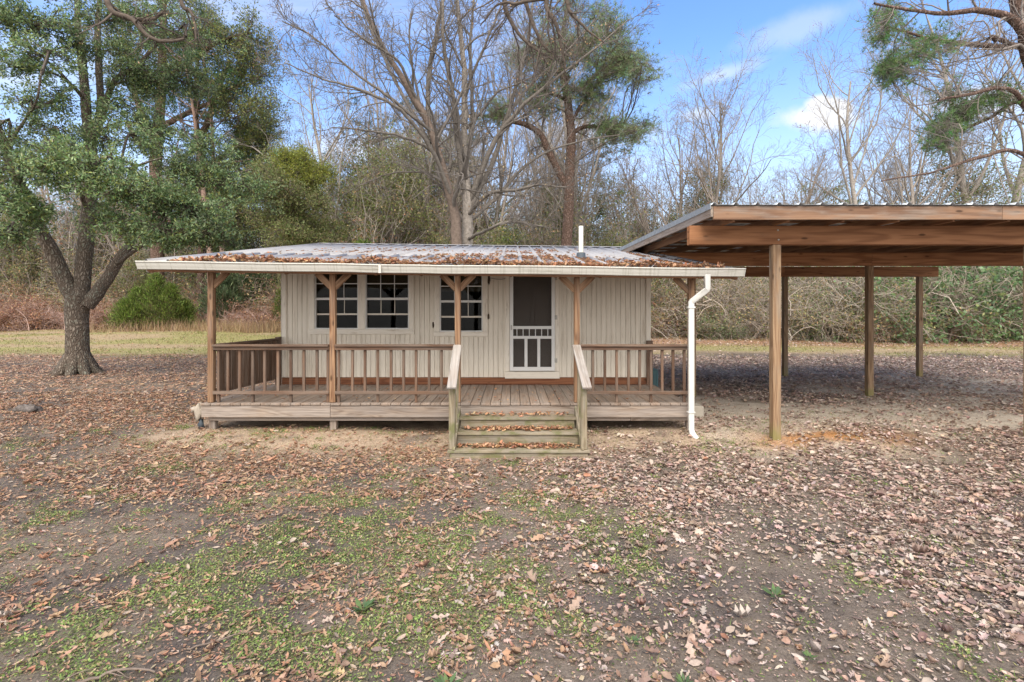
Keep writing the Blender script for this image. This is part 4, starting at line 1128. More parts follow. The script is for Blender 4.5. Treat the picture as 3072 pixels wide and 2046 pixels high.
# little rosettes of weeds
for (cx, cy, r_) in ((-1.02, 3.42, 0.10), (-0.35, 2.72, 0.09), (0.95, 2.75, 0.06), (1.9, 3.6, 0.10), (0.75, 3.1, 0.05), (1.75, 2.95, 0.05), (2.9, 4.2, 0.06)):
    m = 16; a = rng.random(m)*6.283; d = np.stack((np.cos(a), np.sin(a), 0.25+0.3*rng.random(m)), 1)
    c = np.array((cx, cy, float(gz(cx, cy))+0.01))+d*0.01
    g.leaves(c, d, np.broadcast_to((0, 0, 1.0), (m, 3)), r_*(0.6+0.5*rng.random(m)), r_*0.28, pick(rng, [(0.10, 0.16, 0.07), (0.14, 0.20, 0.07)], m))
tag(obj('ground_plants', g.mesh('ground_plants', M['grass'])), 'low green clover and weeds growing in patches in the yard', 'weeds', kind='stuff')

g = Geo()
x, y = scatter(rng, 70000, -48, 48, 18, 46, lambda a, b: 0.85*sst(18.5, 22, b+3*(fbm(a*0.3, b*0.3)-0.5))*(0.35+0.65*sst(0.4, 0.6, fbm(a*0.16+1, b*0.4+5))))
m = len(x); c = np.stack((x, y, gz(x, y)), 1); d = rng.normal(size=(m, 3))*0.6; d[:, 2] = 0.4+np.abs(d[:, 2])
gr = sst(0.42, 0.6, fbm(x*0.16+1, y*0.4+5))[:, None]
g.needles(c, d, 0.07+0.10*rng.random(m), 0.028, gr*pick(rng, [(0.25, 0.235, 0.085), (0.20, 0.21, 0.07)], m)+(1-gr)*pick(rng, [(0.38, 0.29, 0.165), (0.32, 0.25, 0.15)], m), rng)
tag(obj('meadow_grass', g.mesh('meadow_grass', M['grass'])), 'short dry yellow-green grass of the clearing behind the cabin', 'grass', kind='stuff')
g = Geo()
m = 26000
x = rng.uniform(-30, -4, m); y = rng.uniform(33.5, 41, m)
k_ = rng.random(m) < sst(0.35, 0.6, fbm(x*0.35, y*0.35))*(0.35+0.65*sst(-22, -16, x)); x = x[k_]; y = y[k_]; m = len(x)
c = np.stack((x, y, gz(x, y)), 1); d = rng.normal(size=(m, 3))*0.28; d[:, 2] = 1
g.needles(c, d, 0.35+0.75*rng.random(m), 0.03, pick(rng, [(0.42, 0.30, 0.17), (0.36, 0.25, 0.15), (0.30, 0.20, 0.14), (0.46, 0.35, 0.2)], m), rng)
tag(obj('straw_grass', g.mesh('straw_grass', M['grass'])), 'tall straw-coloured grass along the brush at the far left', 'grass', kind='stuff')

# ------------------------------------------------------------------ trees
UP = np.array((0, 0, 1.0))
def leaf_spray(g, rng, ends, dirs, per, L, W, pal, spread=0.12, up=0.5, jit=0.15):
    """rosettes of leaves round twig ends"""
    m = len(ends)*per
    c = np.repeat(ends, per, 0)+rng.normal(size=(m, 3))*spread
    d = np.repeat(norm(dirs), per, 0)*0.6+rng.normal(size=(m, 3))*0.75
    n_ = UP*up+rng.normal(size=(m, 3))*0.6
    g.leaves(c, d, n_, L*(0.7+0.6*rng.random(m)), W*(0.7+0.6*rng.random(m)), pick(rng, pal, m, jit))


def bare_tree_me(seed, H, r0, limbs=9, spread=35, first=0.3, wig=0.10, levels=(9, 6, 5, 4), col=(0.31, 0.27, 0.235), twig=(0.29, 0.25, 0.215), leaves=0):
    rng = np.random.default_rng(seed)
    n = 12; p = np.zeros((1, n, 3)); d = np.array((0, 0, 1.0))
    for k_ in range(1, n):
        d = d+rng.normal(size=3)*wig*0.9; d[2] = max(d[2], 0.7); d = d/np.linalg.norm(d); p[0, k_] = p[0, k_-1]+d*H/(n-1)
    r = (r0*np.linspace(1, 0.18, n)**0.9)[None]; r[0, 0] *= 1.35
    a = Geo(); b = Geo()
    a.tubes(p, r, 10, col, 0.05, rng)
    q1, r1 = grow(p, r, rng, levels[0], first, 0.97, spread, 0.42, 9, 0.13, 0.10, 0.62, 0.25)
    a.tubes(q1, r1, 6, col)
    q2, r2 = grow(q1, r1, rng, levels[1], 0.25, 1.0, 38, 0.45, 6, 0.16, 0.06, 0.6, 0.3)
    b.tubes(q2, r2, 4, col)
    q3, r3 = grow(q2, r2, rng, levels[2], 0.2, 1.0, 40, 0.5, 5, 0.18, 0.05, 0.65, 0.4)
    b.tubes(q3, np.maximum(r3, 0.007), 3, twig)
    q4, r4 = grow(q3, r3, rng, levels[3], 0.2, 1.0, 42, 0.6, 4, 0.2, 0.04, 0.7, 0.5)
    b.tubes(q4, np.maximum(r4, 0.006), 3, twig)
    if leaves:
        i_ = rng.choice(len(q4), leaves); leaf_spray(b, rng, q4[i_, -1], q4[i_, -1]-q4[i_, -2], 2, 0.10, 0.05, [(0.30, 0.17, 0.09), (0.24, 0.13, 0.07), (0.33, 0.22, 0.12)], 0.05, 0.1)
    return a.mesh('trunk', M['barkv'], smooth=True), b.mesh('crown', M['twig'])


def pine_me(seed, H, r0, first=0.45, crown=(0.05, 0.09, 0.03), nl=16, tufts=4, bend=0.04, needle=0.24):
    rng = np.random.default_rng(seed)
    n = 12; p = np.zeros((1, n, 3)); d = np.array((0, 0, 1.0))
    for k_ in range(1, n):
        d = d+rng.normal(size=3)*bend; d[2] = max(d[2], 0.8); d = d/np.linalg.norm(d); p[0, k_] = p[0, k_-1]+d*H/(n-1)
    r = (r0*np.linspace(1, 0.2, n))[None]; r[0, 0] *= 1.25
    a = Geo(); b = Geo()
    a.tubes(p, r, 12, (0.27, 0.185, 0.15), 0.05, rng)
    q1, r1 = grow(p, r, rng, nl, first, 0.99, 72, 0.22, 8, 0.13, 0.07, 0.45, 0.3, 0.6)
    a.tubes(q1, r1, 5, (0.20, 0.145, 0.12))
    q2, r2 = grow(q1, r1, rng, 7, 0.35, 1.0, 45, 0.35, 5, 0.15, 0.10, 0.6, 0.4)
    b.tubes(q2, np.maximum(r2, 0.01), 3, (0.19, 0.14, 0.115))
    ends = np.concatenate((q2[:, -1], q2[:, -2], q2[:, -3]+0.0, q1[:, -1])); dr = np.concatenate((q2[:, -1]-q2[:, -2], q2[:, -2]-q2[:, -3], q2[:, -1]-q2[:, -3], q1[:, -1]-q1[:, -2]))
    needle_tufts(b, rng, ends, dr, tufts, 14, needle, crown)
    return a.mesh('trunk', M['barkv'], smooth=True), b.mesh('crown', M['needle'])


def needle_tufts(b, rng, ends, dr, tufts, per, L, colr, w=0.022, spread=0.22):
    m = len(ends)*tufts
    c = np.repeat(ends, tufts, 0)+rng.normal(size=(m, 3))*spread*np.array((1, 1, 0.6)); dd = np.repeat(norm(dr), tufts, 0)*0.5+UP*0.35
    tone = np.asarray(colr)*(0.7+0.7*rng.random((m, 1)))*(1+0.12*rng.normal(size=(m, 3)))
    k = m*per
    d = np.repeat(dd, per, 0)+rng.normal(size=(k, 3))*0.75
    b.needles(np.repeat(c, per, 0), d, L*(0.7+0.5*rng.random(k)), w, np.clip(np.repeat(tone, per, 0)*(0.85+0.3*rng.random((k, 1))), 0.004, 1), rng)


def evergreen_me(seed, H, r0, rad, first=0.25, pal=None, n_leaf=26000, L=0.13, W=0.055, lobes=46, trunks=1):
    """broad-leaved evergreen: leaf clumps carried on limbs"""
    rng = np.random.default_rng(seed); a = Geo(); b = Geo()
    lines = []; rr = []
    n = 10
    for t_ in range(trunks):
        p = np.zeros((n, 3)); d = np.array((rng.normal()*0.12*(trunks > 1), rng.normal()*0.12*(trunks > 1), 1.0))
        for k_ in range(1, n):
            d = d+rng.normal(size=3)*0.09; d[2] = max(d[2], 0.7); d /= np.linalg.norm(d); p[k_] = p[k_-1]+d*H*0.93/(n-1)
        lines.append(p); rr.append(r0*np.linspace(1, 0.15, n))
    p = np.stack(lines); r = np.stack(rr)
    a.tubes(p, r, 10, (0.24, 0.2, 0.17), 0.06, rng)
    q1, r1 = grow(p, r, rng, lobes//trunks, first, 0.99, 58, 1+rad*0.85, 7, 0.14, 0.07, 0.5, 0.3, 0.7)
    a.tubes(q1, r1, 5, (0.2, 0.165, 0.14))
    q2, r2 = grow(q1, r1, rng, 6, 0.3, 1.0, 50, 0.45, 5, 0.2, 0.0, 0.6, 0.4)
    b.tubes(q2, np.maximum(r2, 0.008), 3, (0.17, 0.14, 0.115))
    ends = np.concatenate((q2[:, -1], q2[:, -2], q2[:, -3], q1[:, -1])); dr = np.concatenate((q2[:, -1]-q2[:, -2], q2[:, -2]-q2[:, -3], q2[:, -2]-q2[:, -3], q1[:, -1]-q1[:, -2]))
    per = max(1, n_leaf//len(ends))
    tone = (0.75+0.5*rng.random(len(ends)))
    m = len(ends)*per
    c = np.repeat(ends, per, 0)+rng.normal(size=(m, 3))*rad*0.085*np.array((1, 1, 0.6)); d = np.repeat(norm(dr), per, 0)*0.5+rng.normal(size=(m, 3))*0.8
    b.leaves(c, d, UP*0.5+rng.normal(size=(m, 3))*0.6, L*(0.7+0.6*rng.random(m)), W*(0.7+0.6*rng.random(m)), np.clip(pick(rng, pal, m, 0.15)*np.repeat(tone, per)[:, None], 0.004, 1))
    return a.mesh('trunk', M['barkv'], smooth=True), b.mesh('crown', M['leaf'])


def cedar_me(seed, H, rad, pal, n=16000, lead=((0, 0, 1.0),)):
    rng = np.random.default_rng(seed); a = Geo(); b = Geo()
    for li_, (ox, oy, sc) in enumerate(lead):
        o_ = np.array((ox*rad, oy*rad, 0)); h = H*sc; rd = rad*(0.55+0.45*sc)*(0.8 if len(lead) > 1 else 1)
        p = o_+np.stack((rng.normal(size=8)*0.06, rng.normal(size=8)*0.06, np.linspace(0, h*0.97, 8)), 1); r = 0.025*h*np.linspace(1, 0.1, 8)
        a.tubes(p[None], r[None], 7, (0.22, 0.15, 0.115))
        m = 260; t = rng.random(m)**0.8; ang = rng.random(m)*6.283
        prof = rd*(1-t)**0.6*(0.35+0.8*vnoise(ang*1.3+seed+li_*7, t*5)+0.45*rng.random(m)**2)*(0.35+0.65*sst(0, 0.12, t))
        tip = o_+np.stack((np.cos(ang)*prof, np.sin(ang)*prof, t*h+prof*(0.1+0.35*rng.random(m))), 1)
        base_ = np.stack((o_[0]+(tip[:, 0]-o_[0])*0.1, o_[1]+(tip[:, 1]-o_[1])*0.1, np.maximum(tip[:, 2]-prof*0.55, 0.05)), 1)
        q = base_[:, None]+(tip-base_)[:, None]*np.linspace(0, 1, 4)[None, :, None]
        a.tubes(q, np.full((m, 4), 0.014)*np.linspace(1, 0.4, 4), 3, (0.22, 0.155, 0.12))
        per = n//m//len(lead); k = m*per
        s_ = 0.3+0.8*rng.random((m, per, 1))
        c = (base_[:, None]+(tip-base_)[:, None]*s_).reshape(-1, 3)+rng.normal(size=(k, 3))*rad*0.06
        d = np.repeat(norm(tip-base_), per, 0)*0.8+UP*0.5+rng.normal(size=(k, 3))*0.4
        tone = np.repeat(0.4+1.1*rng.random(m), per)[:, None]
        b.leaves(c, d, rng.normal(size=(k, 3)), (0.17+0.18*rng.random(k))*rad/2.0, 0.045*rad/2, np.clip(pick(rng, pal, k, 0.14)*tone, 0.004, 1))
    return a.mesh('trunk', M['barkv']), b.mesh('crown', M['leaf'])


def shrub_me(seed, rad, H, pal, n=9000, L=0.11, W=0.06, canes=130, cane_col=(0.25, 0.2, 0.165), top=1.0):
    """thicket: arching canes and clumped leaves"""
    rng = np.random.default_rng(seed); a = Geo(); b = Geo()
    m = canes; k = 7
    x = rng.normal(size=m)*rad*0.38; y = rng.normal(size=m)*rad*0.3
    d = np.stack((rng.normal(size=m)*0.35+x*0.25/rad, rng.normal(size=m)*0.35, np.ones(m)), 1)
    p = np.zeros((m, k, 3)); p[:, 0] = np.stack((x, y, -0.05+0*x), 1); d = norm(d)
    L_ = H*(0.5+0.75*rng.random(m))/(k-1)
    for i_ in range(1, k):
        d = d+rng.normal(size=(m, 3))*0.2; d[:, 2] -= 0.11*i_*rng.random(m)*0.9; d = norm(d); p[:, i_] = p[:, i_-1]+d*L_[:, None]
    p[:, :, 2] = np.maximum(p[:, :, 2], -0.05)
    r = (0.015+0.028*rng.random(m)**3)[:, None]*np.linspace(1, 0.35, k)[None]*max(1, H/3)
    cc = np.asarray(cane_col)*(0.75+0.6*rng.random((m, 1)))
    a.tubes(p, r, 3, cc)
    q, r2 = grow(p, r, rng, 5, 0.25, 1.0, 50, 0.35, 4, 0.25, 0.0, 0.6, 0.5)
    a.tubes(q, np.maximum(r2, 0.009), 3, np.repeat(cc, 5, 0))
    q3, r3 = grow(q, r2, rng, 2, 0.2, 1.0, 50, 0.7, 3, 0.25, 0.0, 0.7, 0.6)
    a.tubes(q3, np.maximum(r3, 0.007), 3, np.repeat(cc, 10, 0)*1.05)
    if n:
        e = np.concatenate((q[:, -1], q[:, -2], q3[:, -1])); e = e[rng.random(len(e)) < 0.25+0.75*(vnoise(e[:, 0]*1.3+seed, e[:, 2]*1.3) > 0.45)]
        i_ = rng.integers(0, len(e), n); tone = 0.5+0.95*vnoise(e[i_, 0]*2+3, e[i_, 2]*2+e[i_, 1])
        c = e[i_]+rng.normal(size=(n, 3))*0.16*rad/2
        b.leaves(c, rng.normal(size=(n, 3))+UP*0.1, UP*0.6+rng.normal(size=(n, 3))*0.55, L*(0.65+0.7*rng.random(n)), W*(0.65+0.7*rng.random(n)), np.clip(pick(rng, pal, n, 0.15)*tone[:, None], 0.004, 1))
        return a.mesh('canes', M['twig']), b.mesh('foliage', M['leaf'])
    return a.mesh('canes', M['twig']), None


def sapling_me(seed, rad, H, pal, n, L, W, stems, cane_col):
    rng = np.random.default_rng(seed); a = Geo(); b = Geo(); m = stems; k = 8
    x = rng.uniform(-1, 1, m)*rad; y = rng.uniform(-1, 1, m)*rad*0.6
    d = norm(np.stack((rng.normal(size=m)*0.13, rng.normal(size=m)*0.13, np.ones(m)), 1)); p = np.zeros((m, k, 3)); p[:, 0] = np.stack((x, y, -0.05+0*x), 1)
    L_ = H*(0.45+0.65*rng.random(m))/(k-1)
    for i_ in range(1, k):
        d = d+rng.normal(size=(m, 3))*0.09; d[:, 2] += 0.03; d = norm(d); p[:, i_] = p[:, i_-1]+d*L_[:, None]
    r = (0.015+0.05*rng.random(m)**2.5)[:, None]*np.linspace(1, 0.25, k)[None]; cc = np.asarray(cane_col)*(0.7+0.6*rng.random((m, 1)))
    a.tubes(p, r, 4, cc)
    q, r2 = grow(p, r, rng, 9, 0.1, 1.0, 48, 0.26, 5, 0.2, 0.06, 0.5, 0.4); a.tubes(q, np.maximum(r2, 0.009), 3, np.repeat(cc, 9, 0))
    q3, r3 = grow(q, r2, rng, 4, 0.2, 1.0, 48, 0.55, 4, 0.22, 0.03, 0.6, 0.5); a.tubes(q3, np.maximum(r3, 0.007), 3, np.repeat(cc, 36, 0))
    e = np.concatenate((q3[:, -1], q3[:, -2], q[:, -1])); e = e[vnoise(e[:, 0]*0.9+seed, e[:, 2]*0.9+e[:, 1]) > 0.42]
    i_ = rng.integers(0, len(e), n); tone = 0.55+0.85*vnoise(e[i_, 0]*1.3+3, e[i_, 2]*1.3+e[i_, 1])
    b.leaves(e[i_]+rng.normal(size=(n, 3))*0.16, rng.normal(size=(n, 3)), UP*0.6+rng.normal(size=(n, 3))*0.55, L*(0.65+0.7*rng.random(n)), W*(0.65+0.7*rng.random(n)), np.clip(pick(rng, pal, n, 0.15)*tone[:, None], 0.004, 1))
    return a.mesh('stems', M['twig']), b.mesh('foliage', M['leaf'])


def plant(name, meshes, names, x, y, rot, sc, label, cat, group=None, sz=None):
    e_ = tag(empty(name, (x, y, float(gz(x, y))-0.03)), label, cat, group)
    for me_, n_ in zip(meshes, names):
        if me_ is None: continue
        o = obj(n_, me_, e_); o.rotation_euler = (0, 0, rot); o.scale = (sc, sc, sz or sc)
    return e_

# ---- the big evergreen oak in front at the left, limbs surveyed one by one
OAK = [(0.076, 0.123, 0.056), (0.143, 0.234, 0.094), (0.19, 0.293, 0.121), (0.266, 0.351, 0.167), (0.341, 0.418, 0.22), (0.228, 0.259, 0.067)]
OY = 15.2
rng = np.random.default_rng(31)
base = P(232, 1122, OY); base[2] = float(gz(base[0], base[1]))
def rp(px, y): return px*y/F
tr_, trr = sub([base+np.array((0, 0, -0.1)), P(233, 1085, OY), P(232, 1000, OY), P(231, 930, OY), P(240, 885, OY)], [rp(52, OY), rp(40, OY), rp(37, OY), rp(39, OY), rp(44, OY)], 24)
a = Geo()
V_k = 26
ang_ = np.arange(V_k)*2*math.pi/V_k
a.tubes(tr_[None], trr[None]*0.75, V_k, (1, 1, 1), 0.015, rng)
# root flare
for t_ in range(9):
    an = t_*0.7+0.2; q_, r_ = sub([base+np.array((0.15*math.cos(an), 0.15*math.sin(an), 0.55)), base+np.array((0.42*math.cos(an), 0.42*math.sin(an), 0.12)), base+np.array((0.72*math.cos(an), 0.72*math.sin(an), -0.06))], [0.2, 0.15, 0.05], 10)
    a.tubes(q_[None], r_[None], 8, (1, 1, 1))
LIMB = [
    [(232, 905, 0, 36), (196, 845, -.1, 30), (160, 760, -.3, 25), (120, 680, -.5, 22), (85, 600, -.7, 19), (30, 500, -1.0, 17), (0, 410, -1.2, 15), (-60, 250, -1.5, 11), (-90, 60, -1.6, 7)],
    [(246, 905, 0, 32), (246, 820, .1, 28), (256, 720, .2, 27), (268, 600, .3, 25), (272, 470, .4, 22), (262, 330, .4, 18), (250, 200, .5, 15), (240, 60, .5, 11), (236, -120, .6, 6)],
    [(262, 915, 0, 30), (306, 860, .1, 24), (350, 790, .2, 20), (385, 730, .3, 17), (420, 660, .4, 14), (470, 600, .5, 11), (540, 560, .5, 8), (640, 540, .6, 5)],
    [(270, 430, .4, 17), (300, 380, .4, 15), (322, 300, .5, 12), (350, 245, .3, 10), (420, 200, .2, 8), (470, 150, .2, 7), (480, 130, .2, 6), (560, 115, .1, 4)],
    [(274, 420, .4, 14), (296, 350, .6, 14), (302, 230, .8, 13), (300, 100, .9, 11), (310, -60, 1.0, 7)],
    [(90, 610, -.6, 9), (60, 640, -1.4, 7), (-20, 630, -2.0, 5), (-80, 610, -2.4, 3)],
    [(120, 690, -.5, 8), (60, 690, -1.6, 6), (0, 700, -2.3, 4), (-60, 705, -2.6, 3)],
    [(262, 640, .3, 9), (230, 540, -.8, 7), (170, 480, -1.9, 5), (90, 440, -2.6, 3)],
    [(268, 600, .3, 9), (330, 540, -.8, 7), (400, 500, -1.8, 5), (480, 470, -2.4, 3)],
    [(350, 790, .2, 8), (420, 740, -.9, 6), (520, 700, -1.8, 5), (620, 690, -2.4, 3)],
    [(385, 730, .3, 9), (480, 640, 1.0, 7), (600, 560, 1.6, 5), (760, 510, 2.0, 3)],
    [(258, 300, .4, 8), (190, 230, -.4, 6), (110, 160, -1.0, 4), (30, 120, -1.4, 3)],
    [(20, 480, -1.0, 8), (60, 390, -1.6, 6), (120, 300, -2.0, 4), (150, 210, -2.2, 3)],
]
lims = []
for L_ in LIMB:
    pts = [P(px, py, OY+dy) for px, py, dy, _ in L_]; rs_ = [rp(r_, OY+dy)*0.73 for _, _, dy, r_ in L_]
    q_, r_ = sub(pts, rs_, 22); q_ = q_+np.cumsum(rng.normal(size=q_.shape)*0.012, 0); lims.append((q_, r_))
for q_, r_ in lims: a.tubes(q_[None], r_[None], 14 if r_[0] > 0.15 else 8, (1, 1, 1), 0.02, rng)
LP = np.stack([l[0] for l in lims]); LR = np.stack([l[1] for l in lims])
# sprays of foliage hung on the limbs: photo x, y, depth offset, radius px, twigs
SPR = [(60, 500, -2.2, 110, 34), (170, 520, -2.4, 110, 40), (280, 500, -2.6, 100, 36), (370, 560, -2.4, 110, 40), (480, 590, -2.0, 110, 40), (580, 640, -1.6, 110, 42), (650, 700, -1.8, 80, 34), (520, 700, -2.2, 90, 36),
       (420, 690, -2.0, 80, 30), (330, 650, -1.5, 80, 22), (90, 640, -2.0, 80, 26), (20, 700, -2.0, 70, 20), (30, 590, -2.2, 70, 18), (640, 540, 0.8, 110, 34), (740, 560, 1.5, 90, 28), (560, 500, 0.5, 100, 30),
       (30, 60, -1.5, 110, 30), (140, 60, -1.2, 110, 30), (120, 170, -1.6, 90, 24), (30, 200, -1.5, 90, 18), (60, 310, -1.8, 100, 20), (170, 300, -1.2, 90, 16), (230, 130, -0.5, 90, 22), (330, 60, 0.2, 110, 26),
       (430, 60, 0.2, 110, 26), (520, 110, 0.2, 110, 26), (400, 230, 0.2, 90, 26), (360, 160, 0.4, 80, 22), (470, 260, 0.5, 100, 26), (560, 250, 0.8, 90, 22), (390, 330, 0.4, 90, 22), (160, 400, -1.5, 90, 14), (210, 450, -1.5, 70, 14),
       (330, 420, -1.2, 80, 18), (430, 430, -0.6, 90, 22), (-40, 420, -1.6, 110, 20), (480, 400, 0.8, 80, 20), (620, 440, 1.0, 90, 24)]
b = Geo(); ends = []; dirs = []
allp = LP.reshape(-1, 3)
for sx_, sy_, dy, rpx, nt_ in SPR:
    yc = OY+dy; c_ = P(sx_, sy_, yc); rad = rp(rpx, yc)
    j = np.argsort(np.linalg.norm(allp-c_, axis=1)+2.0*np.maximum(allp[:, 2]-c_[2], 0))[rng.integers(0, 4)]
    st = allp[j]; mid_ = (st+c_)/2+np.array((0, 0, 0.25))+rng.normal(size=3)*0.2
    q_, r_ = sub([st, mid_, c_], [0.04, 0.03, 0.016], 9); b.tubes(q_[None], r_[None], 5, (0.12, 0.095, 0.075))
    t_ = c_+rng.normal(size=(nt_, 3))*rad*np.array((0.52, 0.52, 0.27))
    s0 = q_[rng.integers(4, 9, nt_)]
    tw = s0[:, None]+(t_-s0)[:, None]*np.linspace(0, 1, 5)[None, :, None]; tw[:, 1:4] += rng.normal(size=(nt_, 3, 3))*0.06
    b.tubes(tw, np.linspace(0.014, 0.006, 5)[None]*np.ones((nt_, 1)), 3, (0.13, 0.10, 0.08))
    k_, kr = grow(tw, np.full((nt_, 5), 0.007), rng, 5, 0.35, 1.0, 50, 1+0.32, 4, 0.25, -0.02, 0.7, 0.6)
    b.tubes(k_, np.maximum(kr, 0.004), 3, (0.13, 0.10, 0.08))
    ends.append(np.concatenate((k_[:, -1], k_[:, -2], tw[:, -1]))); dirs.append(np.concatenate((k_[:, -1]-k_[:, -2], k_[:, -2]-k_[:, -3], tw[:, -1]-tw[:, -2])))
    leaf_spray(b, rng, ends[-1], dirs[-1], 8, 0.095, 0.034, np.array(OAK)*(0.62+0.6*rng.random()), 0.05, 0.6)
oak = tag(empty('evergreen_oak', base), 'large evergreen oak with thick forked trunk in front of the left meadow', 'tree')
obj('trunk', a.mesh('trunk', M['oakbark'], base, True), oak); obj('crown', b.mesh('crown', M['oakleaf'], base), oak)

# ---- tall tree behind the oak, dark olive crown
WOAK = [(0.07, 0.12, 0.06), (0.14, 0.186, 0.051), (0.183, 0.228, 0.063), (0.224, 0.269, 0.089), (0.28, 0.29, 0.095), (0.252, 0.228, 0.07)]
def guided(name, label, yb, limbs, sprays, pal, bark_m, leafL, leafW, per, seed, cat='tree', spread=0.16, twigc=(0.2, 0.165, 0.14), conn=1.0, bare=0, tspread=0.08):
    rng = np.random.default_rng(seed); a = Geo(); b = Geo(); ls = []
    b0 = P(limbs[0][0][0], limbs[0][0][1], yb); b0[2] = float(gz(b0[0], yb))-0.05
    for i_, L_ in enumerate(limbs):
        pts = [P(px, py, yb+dy) for px, py, dy, _ in L_]
        if i_ == 0: pts[0] = b0.copy()
        q_, r_ = sub(pts, [rp(r_, yb+dy) for _, _, dy, r_ in L_], 20); q_[1:] += np.cumsum(rng.normal(size=q_[1:].shape)*0.015, 0); ls.append((q_, r_))
        a.tubes(q_[None], r_[None], 12 if r_[0] > 0.12 else 7, (0.27, 0.215, 0.185), 0.03, rng)
    allp = np.concatenate([l[0] for l in ls])
    ends = []; dirs = []
    for sx_, sy_, dy, rpx, nt_ in sprays:
        c_ = P(sx_, sy_, yb+dy); rad = rp(rpx, yb+dy)
        j = np.argsort(np.linalg.norm(allp-c_, axis=1)+1.0*np.maximum(allp[:, 2]-c_[2], 0))[rng.integers(0, 4)]
        q_, r_ = sub([allp[j], (allp[j]+c_)/2+rng.normal(size=3)*0.3, c_], [0.07*conn, 0.05*conn, 0.03*conn], 8); b.tubes(q_[None], r_[None], 5, twigc)
        t_ = c_+rng.normal(size=(nt_, 3))*rad*np.array((0.55, 0.55, 0.45)); s0 = q_[rng.integers(3, 8, nt_)]
        tw = s0[:, None]+(t_-s0)[:, None]*np.linspace(0, 1, 5)[None, :, None]; tw[:, 1:4] += rng.normal(size=(nt_, 3, 3))*0.1
        b.tubes(tw, np.linspace(0.022, 0.01, 5)[None]*np.ones((nt_, 1))*conn, 3, twigc)
        k_, kr = grow(tw, np.full((nt_, 5), 0.01*conn), rng, 4, 0.3, 1.0, 50, 1+0.55*(0.4+0.6*conn), 4, 0.25, 0.0, 0.7, 0.6)
        b.tubes(k_, np.maximum(kr, 0.007), 3, twigc)
        if leafW is None: ends.append(k_[:, -1]); dirs.append(k_[:, -1]-k_[:, -2])
        else: ends.append(np.concatenate((k_[:, -1], k_[:, -2], tw[:, -1]))); dirs.append(np.concatenate((k_[:, -1]-k_[:, -2], k_[:, -2]-k_[:, -3], tw[:, -1]-tw[:, -2])))
    if bare:
        LP_ = np.stack([l[0] for l in ls[1:]]); LR_ = np.stack([l[1] for l in ls[1:]])
        q1, r1 = grow(LP_, LR_, rng, bare, 0.12, 1.0, 45, 0.28, 8, 0.15, 0.0, 0.4, 0.3); b.tubes(q1, np.maximum(r1, 0.007*conn), 4, twigc)
        q2, r2 = grow(q1, r1, rng, 7, 0.15, 1.0, 45, 0.45, 5, 0.2, 0.0, 0.6, 0.4); b.tubes(q2, np.maximum(r2, 0.006*conn), 3, twigc)
        q3, r3 = grow(q2, r2, rng, 4, 0.15, 1.0, 48, 0.6, 4, 0.2, 0.0, 0.6, 0.5); b.tubes(q3, np.maximum(r3, 0.005*conn), 3, twigc)
    t_ = tag(empty(name, b0), label, cat)
    if ends:
        ends = np.concatenate(ends); dirs = np.concatenate(dirs)
        if leafW is None: needle_tufts(b, rng, ends, dirs, 1, per, leafL, pal, 0.02*(0.4+0.6*conn), tspread)
        else: leaf_spray(b, rng, ends, dirs, per, leafL, leafW, pal, spread, 0.4, 0.2)
    obj('trunk', a.mesh('trunk', bark_m, b0, True), t_)
    obj('crown', b.mesh('crown', M['leaf'] if leafW else M['needle'], b0), t_)
    return t_
rng = np.random.default_rng(77)
def cloud(cx, cy, rx, ry, n, r, nt_, dz=3.0):
    """n spray targets filling an ellipse of the survey"""
    out = []
    for _ in range(n):
        t_ = rng.random()*6.283; s_ = math.sqrt(rng.random())
        out.append((cx+rx*s_*math.cos(t_), cy+ry*s_*math.sin(t_), rng.normal()*dz*0.5, r*(0.8+0.4*rng.random()), nt_))
    return out
guided('water_oak', 'tall dark olive evergreen with pale forked trunk rising behind the oak', 40.0,
       [[(476, 985, 0, 19), (474, 800, 0, 17), (470, 640, 0, 17), (468, 480, 0, 16), (478, 330, 0, 14), (486, 180, 0, 11), (490, 40, 0, 8), (492, -120, 0, 5)],
        [(470, 430, 0, 12), (430, 350, -.4, 10), (400, 260, -.8, 7), (380, 140, -1, 4)], [(472, 440, 0, 10), (420, 430, .5, 8), (380, 370, 1, 6)],
        [(482, 380, 0, 9), (560, 340, .5, 7), (640, 300, 1, 5), (740, 240, 1, 3)], [(485, 250, 0, 8), (580, 180, -.5, 6), (680, 120, -1, 4), (760, 100, -1, 2)]],
       cloud(520, 40, 190, 130, 15, 62, 20)+cloud(640, 190, 200, 160, 20, 58, 22)+cloud(500, 300, 100, 110, 8, 60, 18)+cloud(760, 250, 70, 100, 8, 55, 20)+cloud(350, 120, 90, 110, 8, 60, 16),
       WOAK, M['pinebark'], 0.17, 0.07, 4, 41)
guided('water_oak', 'second dark olive tree with crooked grey trunk right of the pale one', 43.0,
       [[(604, 985, 0, 11), (603, 800, 0, 10), (606, 600, 0, 10), (600, 430, 0, 10), (622, 370, 0, 9), (650, 280, 0, 7), (690, 180, 0, 5)], [(602, 430, 0, 7), (585, 330, 0, 6), (590, 180, 0, 4), (600, 60, 0, 3)],
        [(604, 520, 0, 6), (700, 440, 0, 5), (780, 380, 0, 3)]],
       cloud(710, 380, 140, 110, 16, 58, 22)+cloud(740, 520, 130, 90, 14, 62, 22)+cloud(640, 560, 110, 90, 10, 60, 22)+cloud(700, 650, 120, 70, 8, 60, 20)+cloud(700, 280, 120, 90, 8, 60, 20),
       WOAK, M['pinebark'], 0.18, 0.075, 4, 42)
YEL = [(0.259, 0.276, 0.053), (0.326, 0.335, 0.066), (0.192, 0.226, 0.053)]
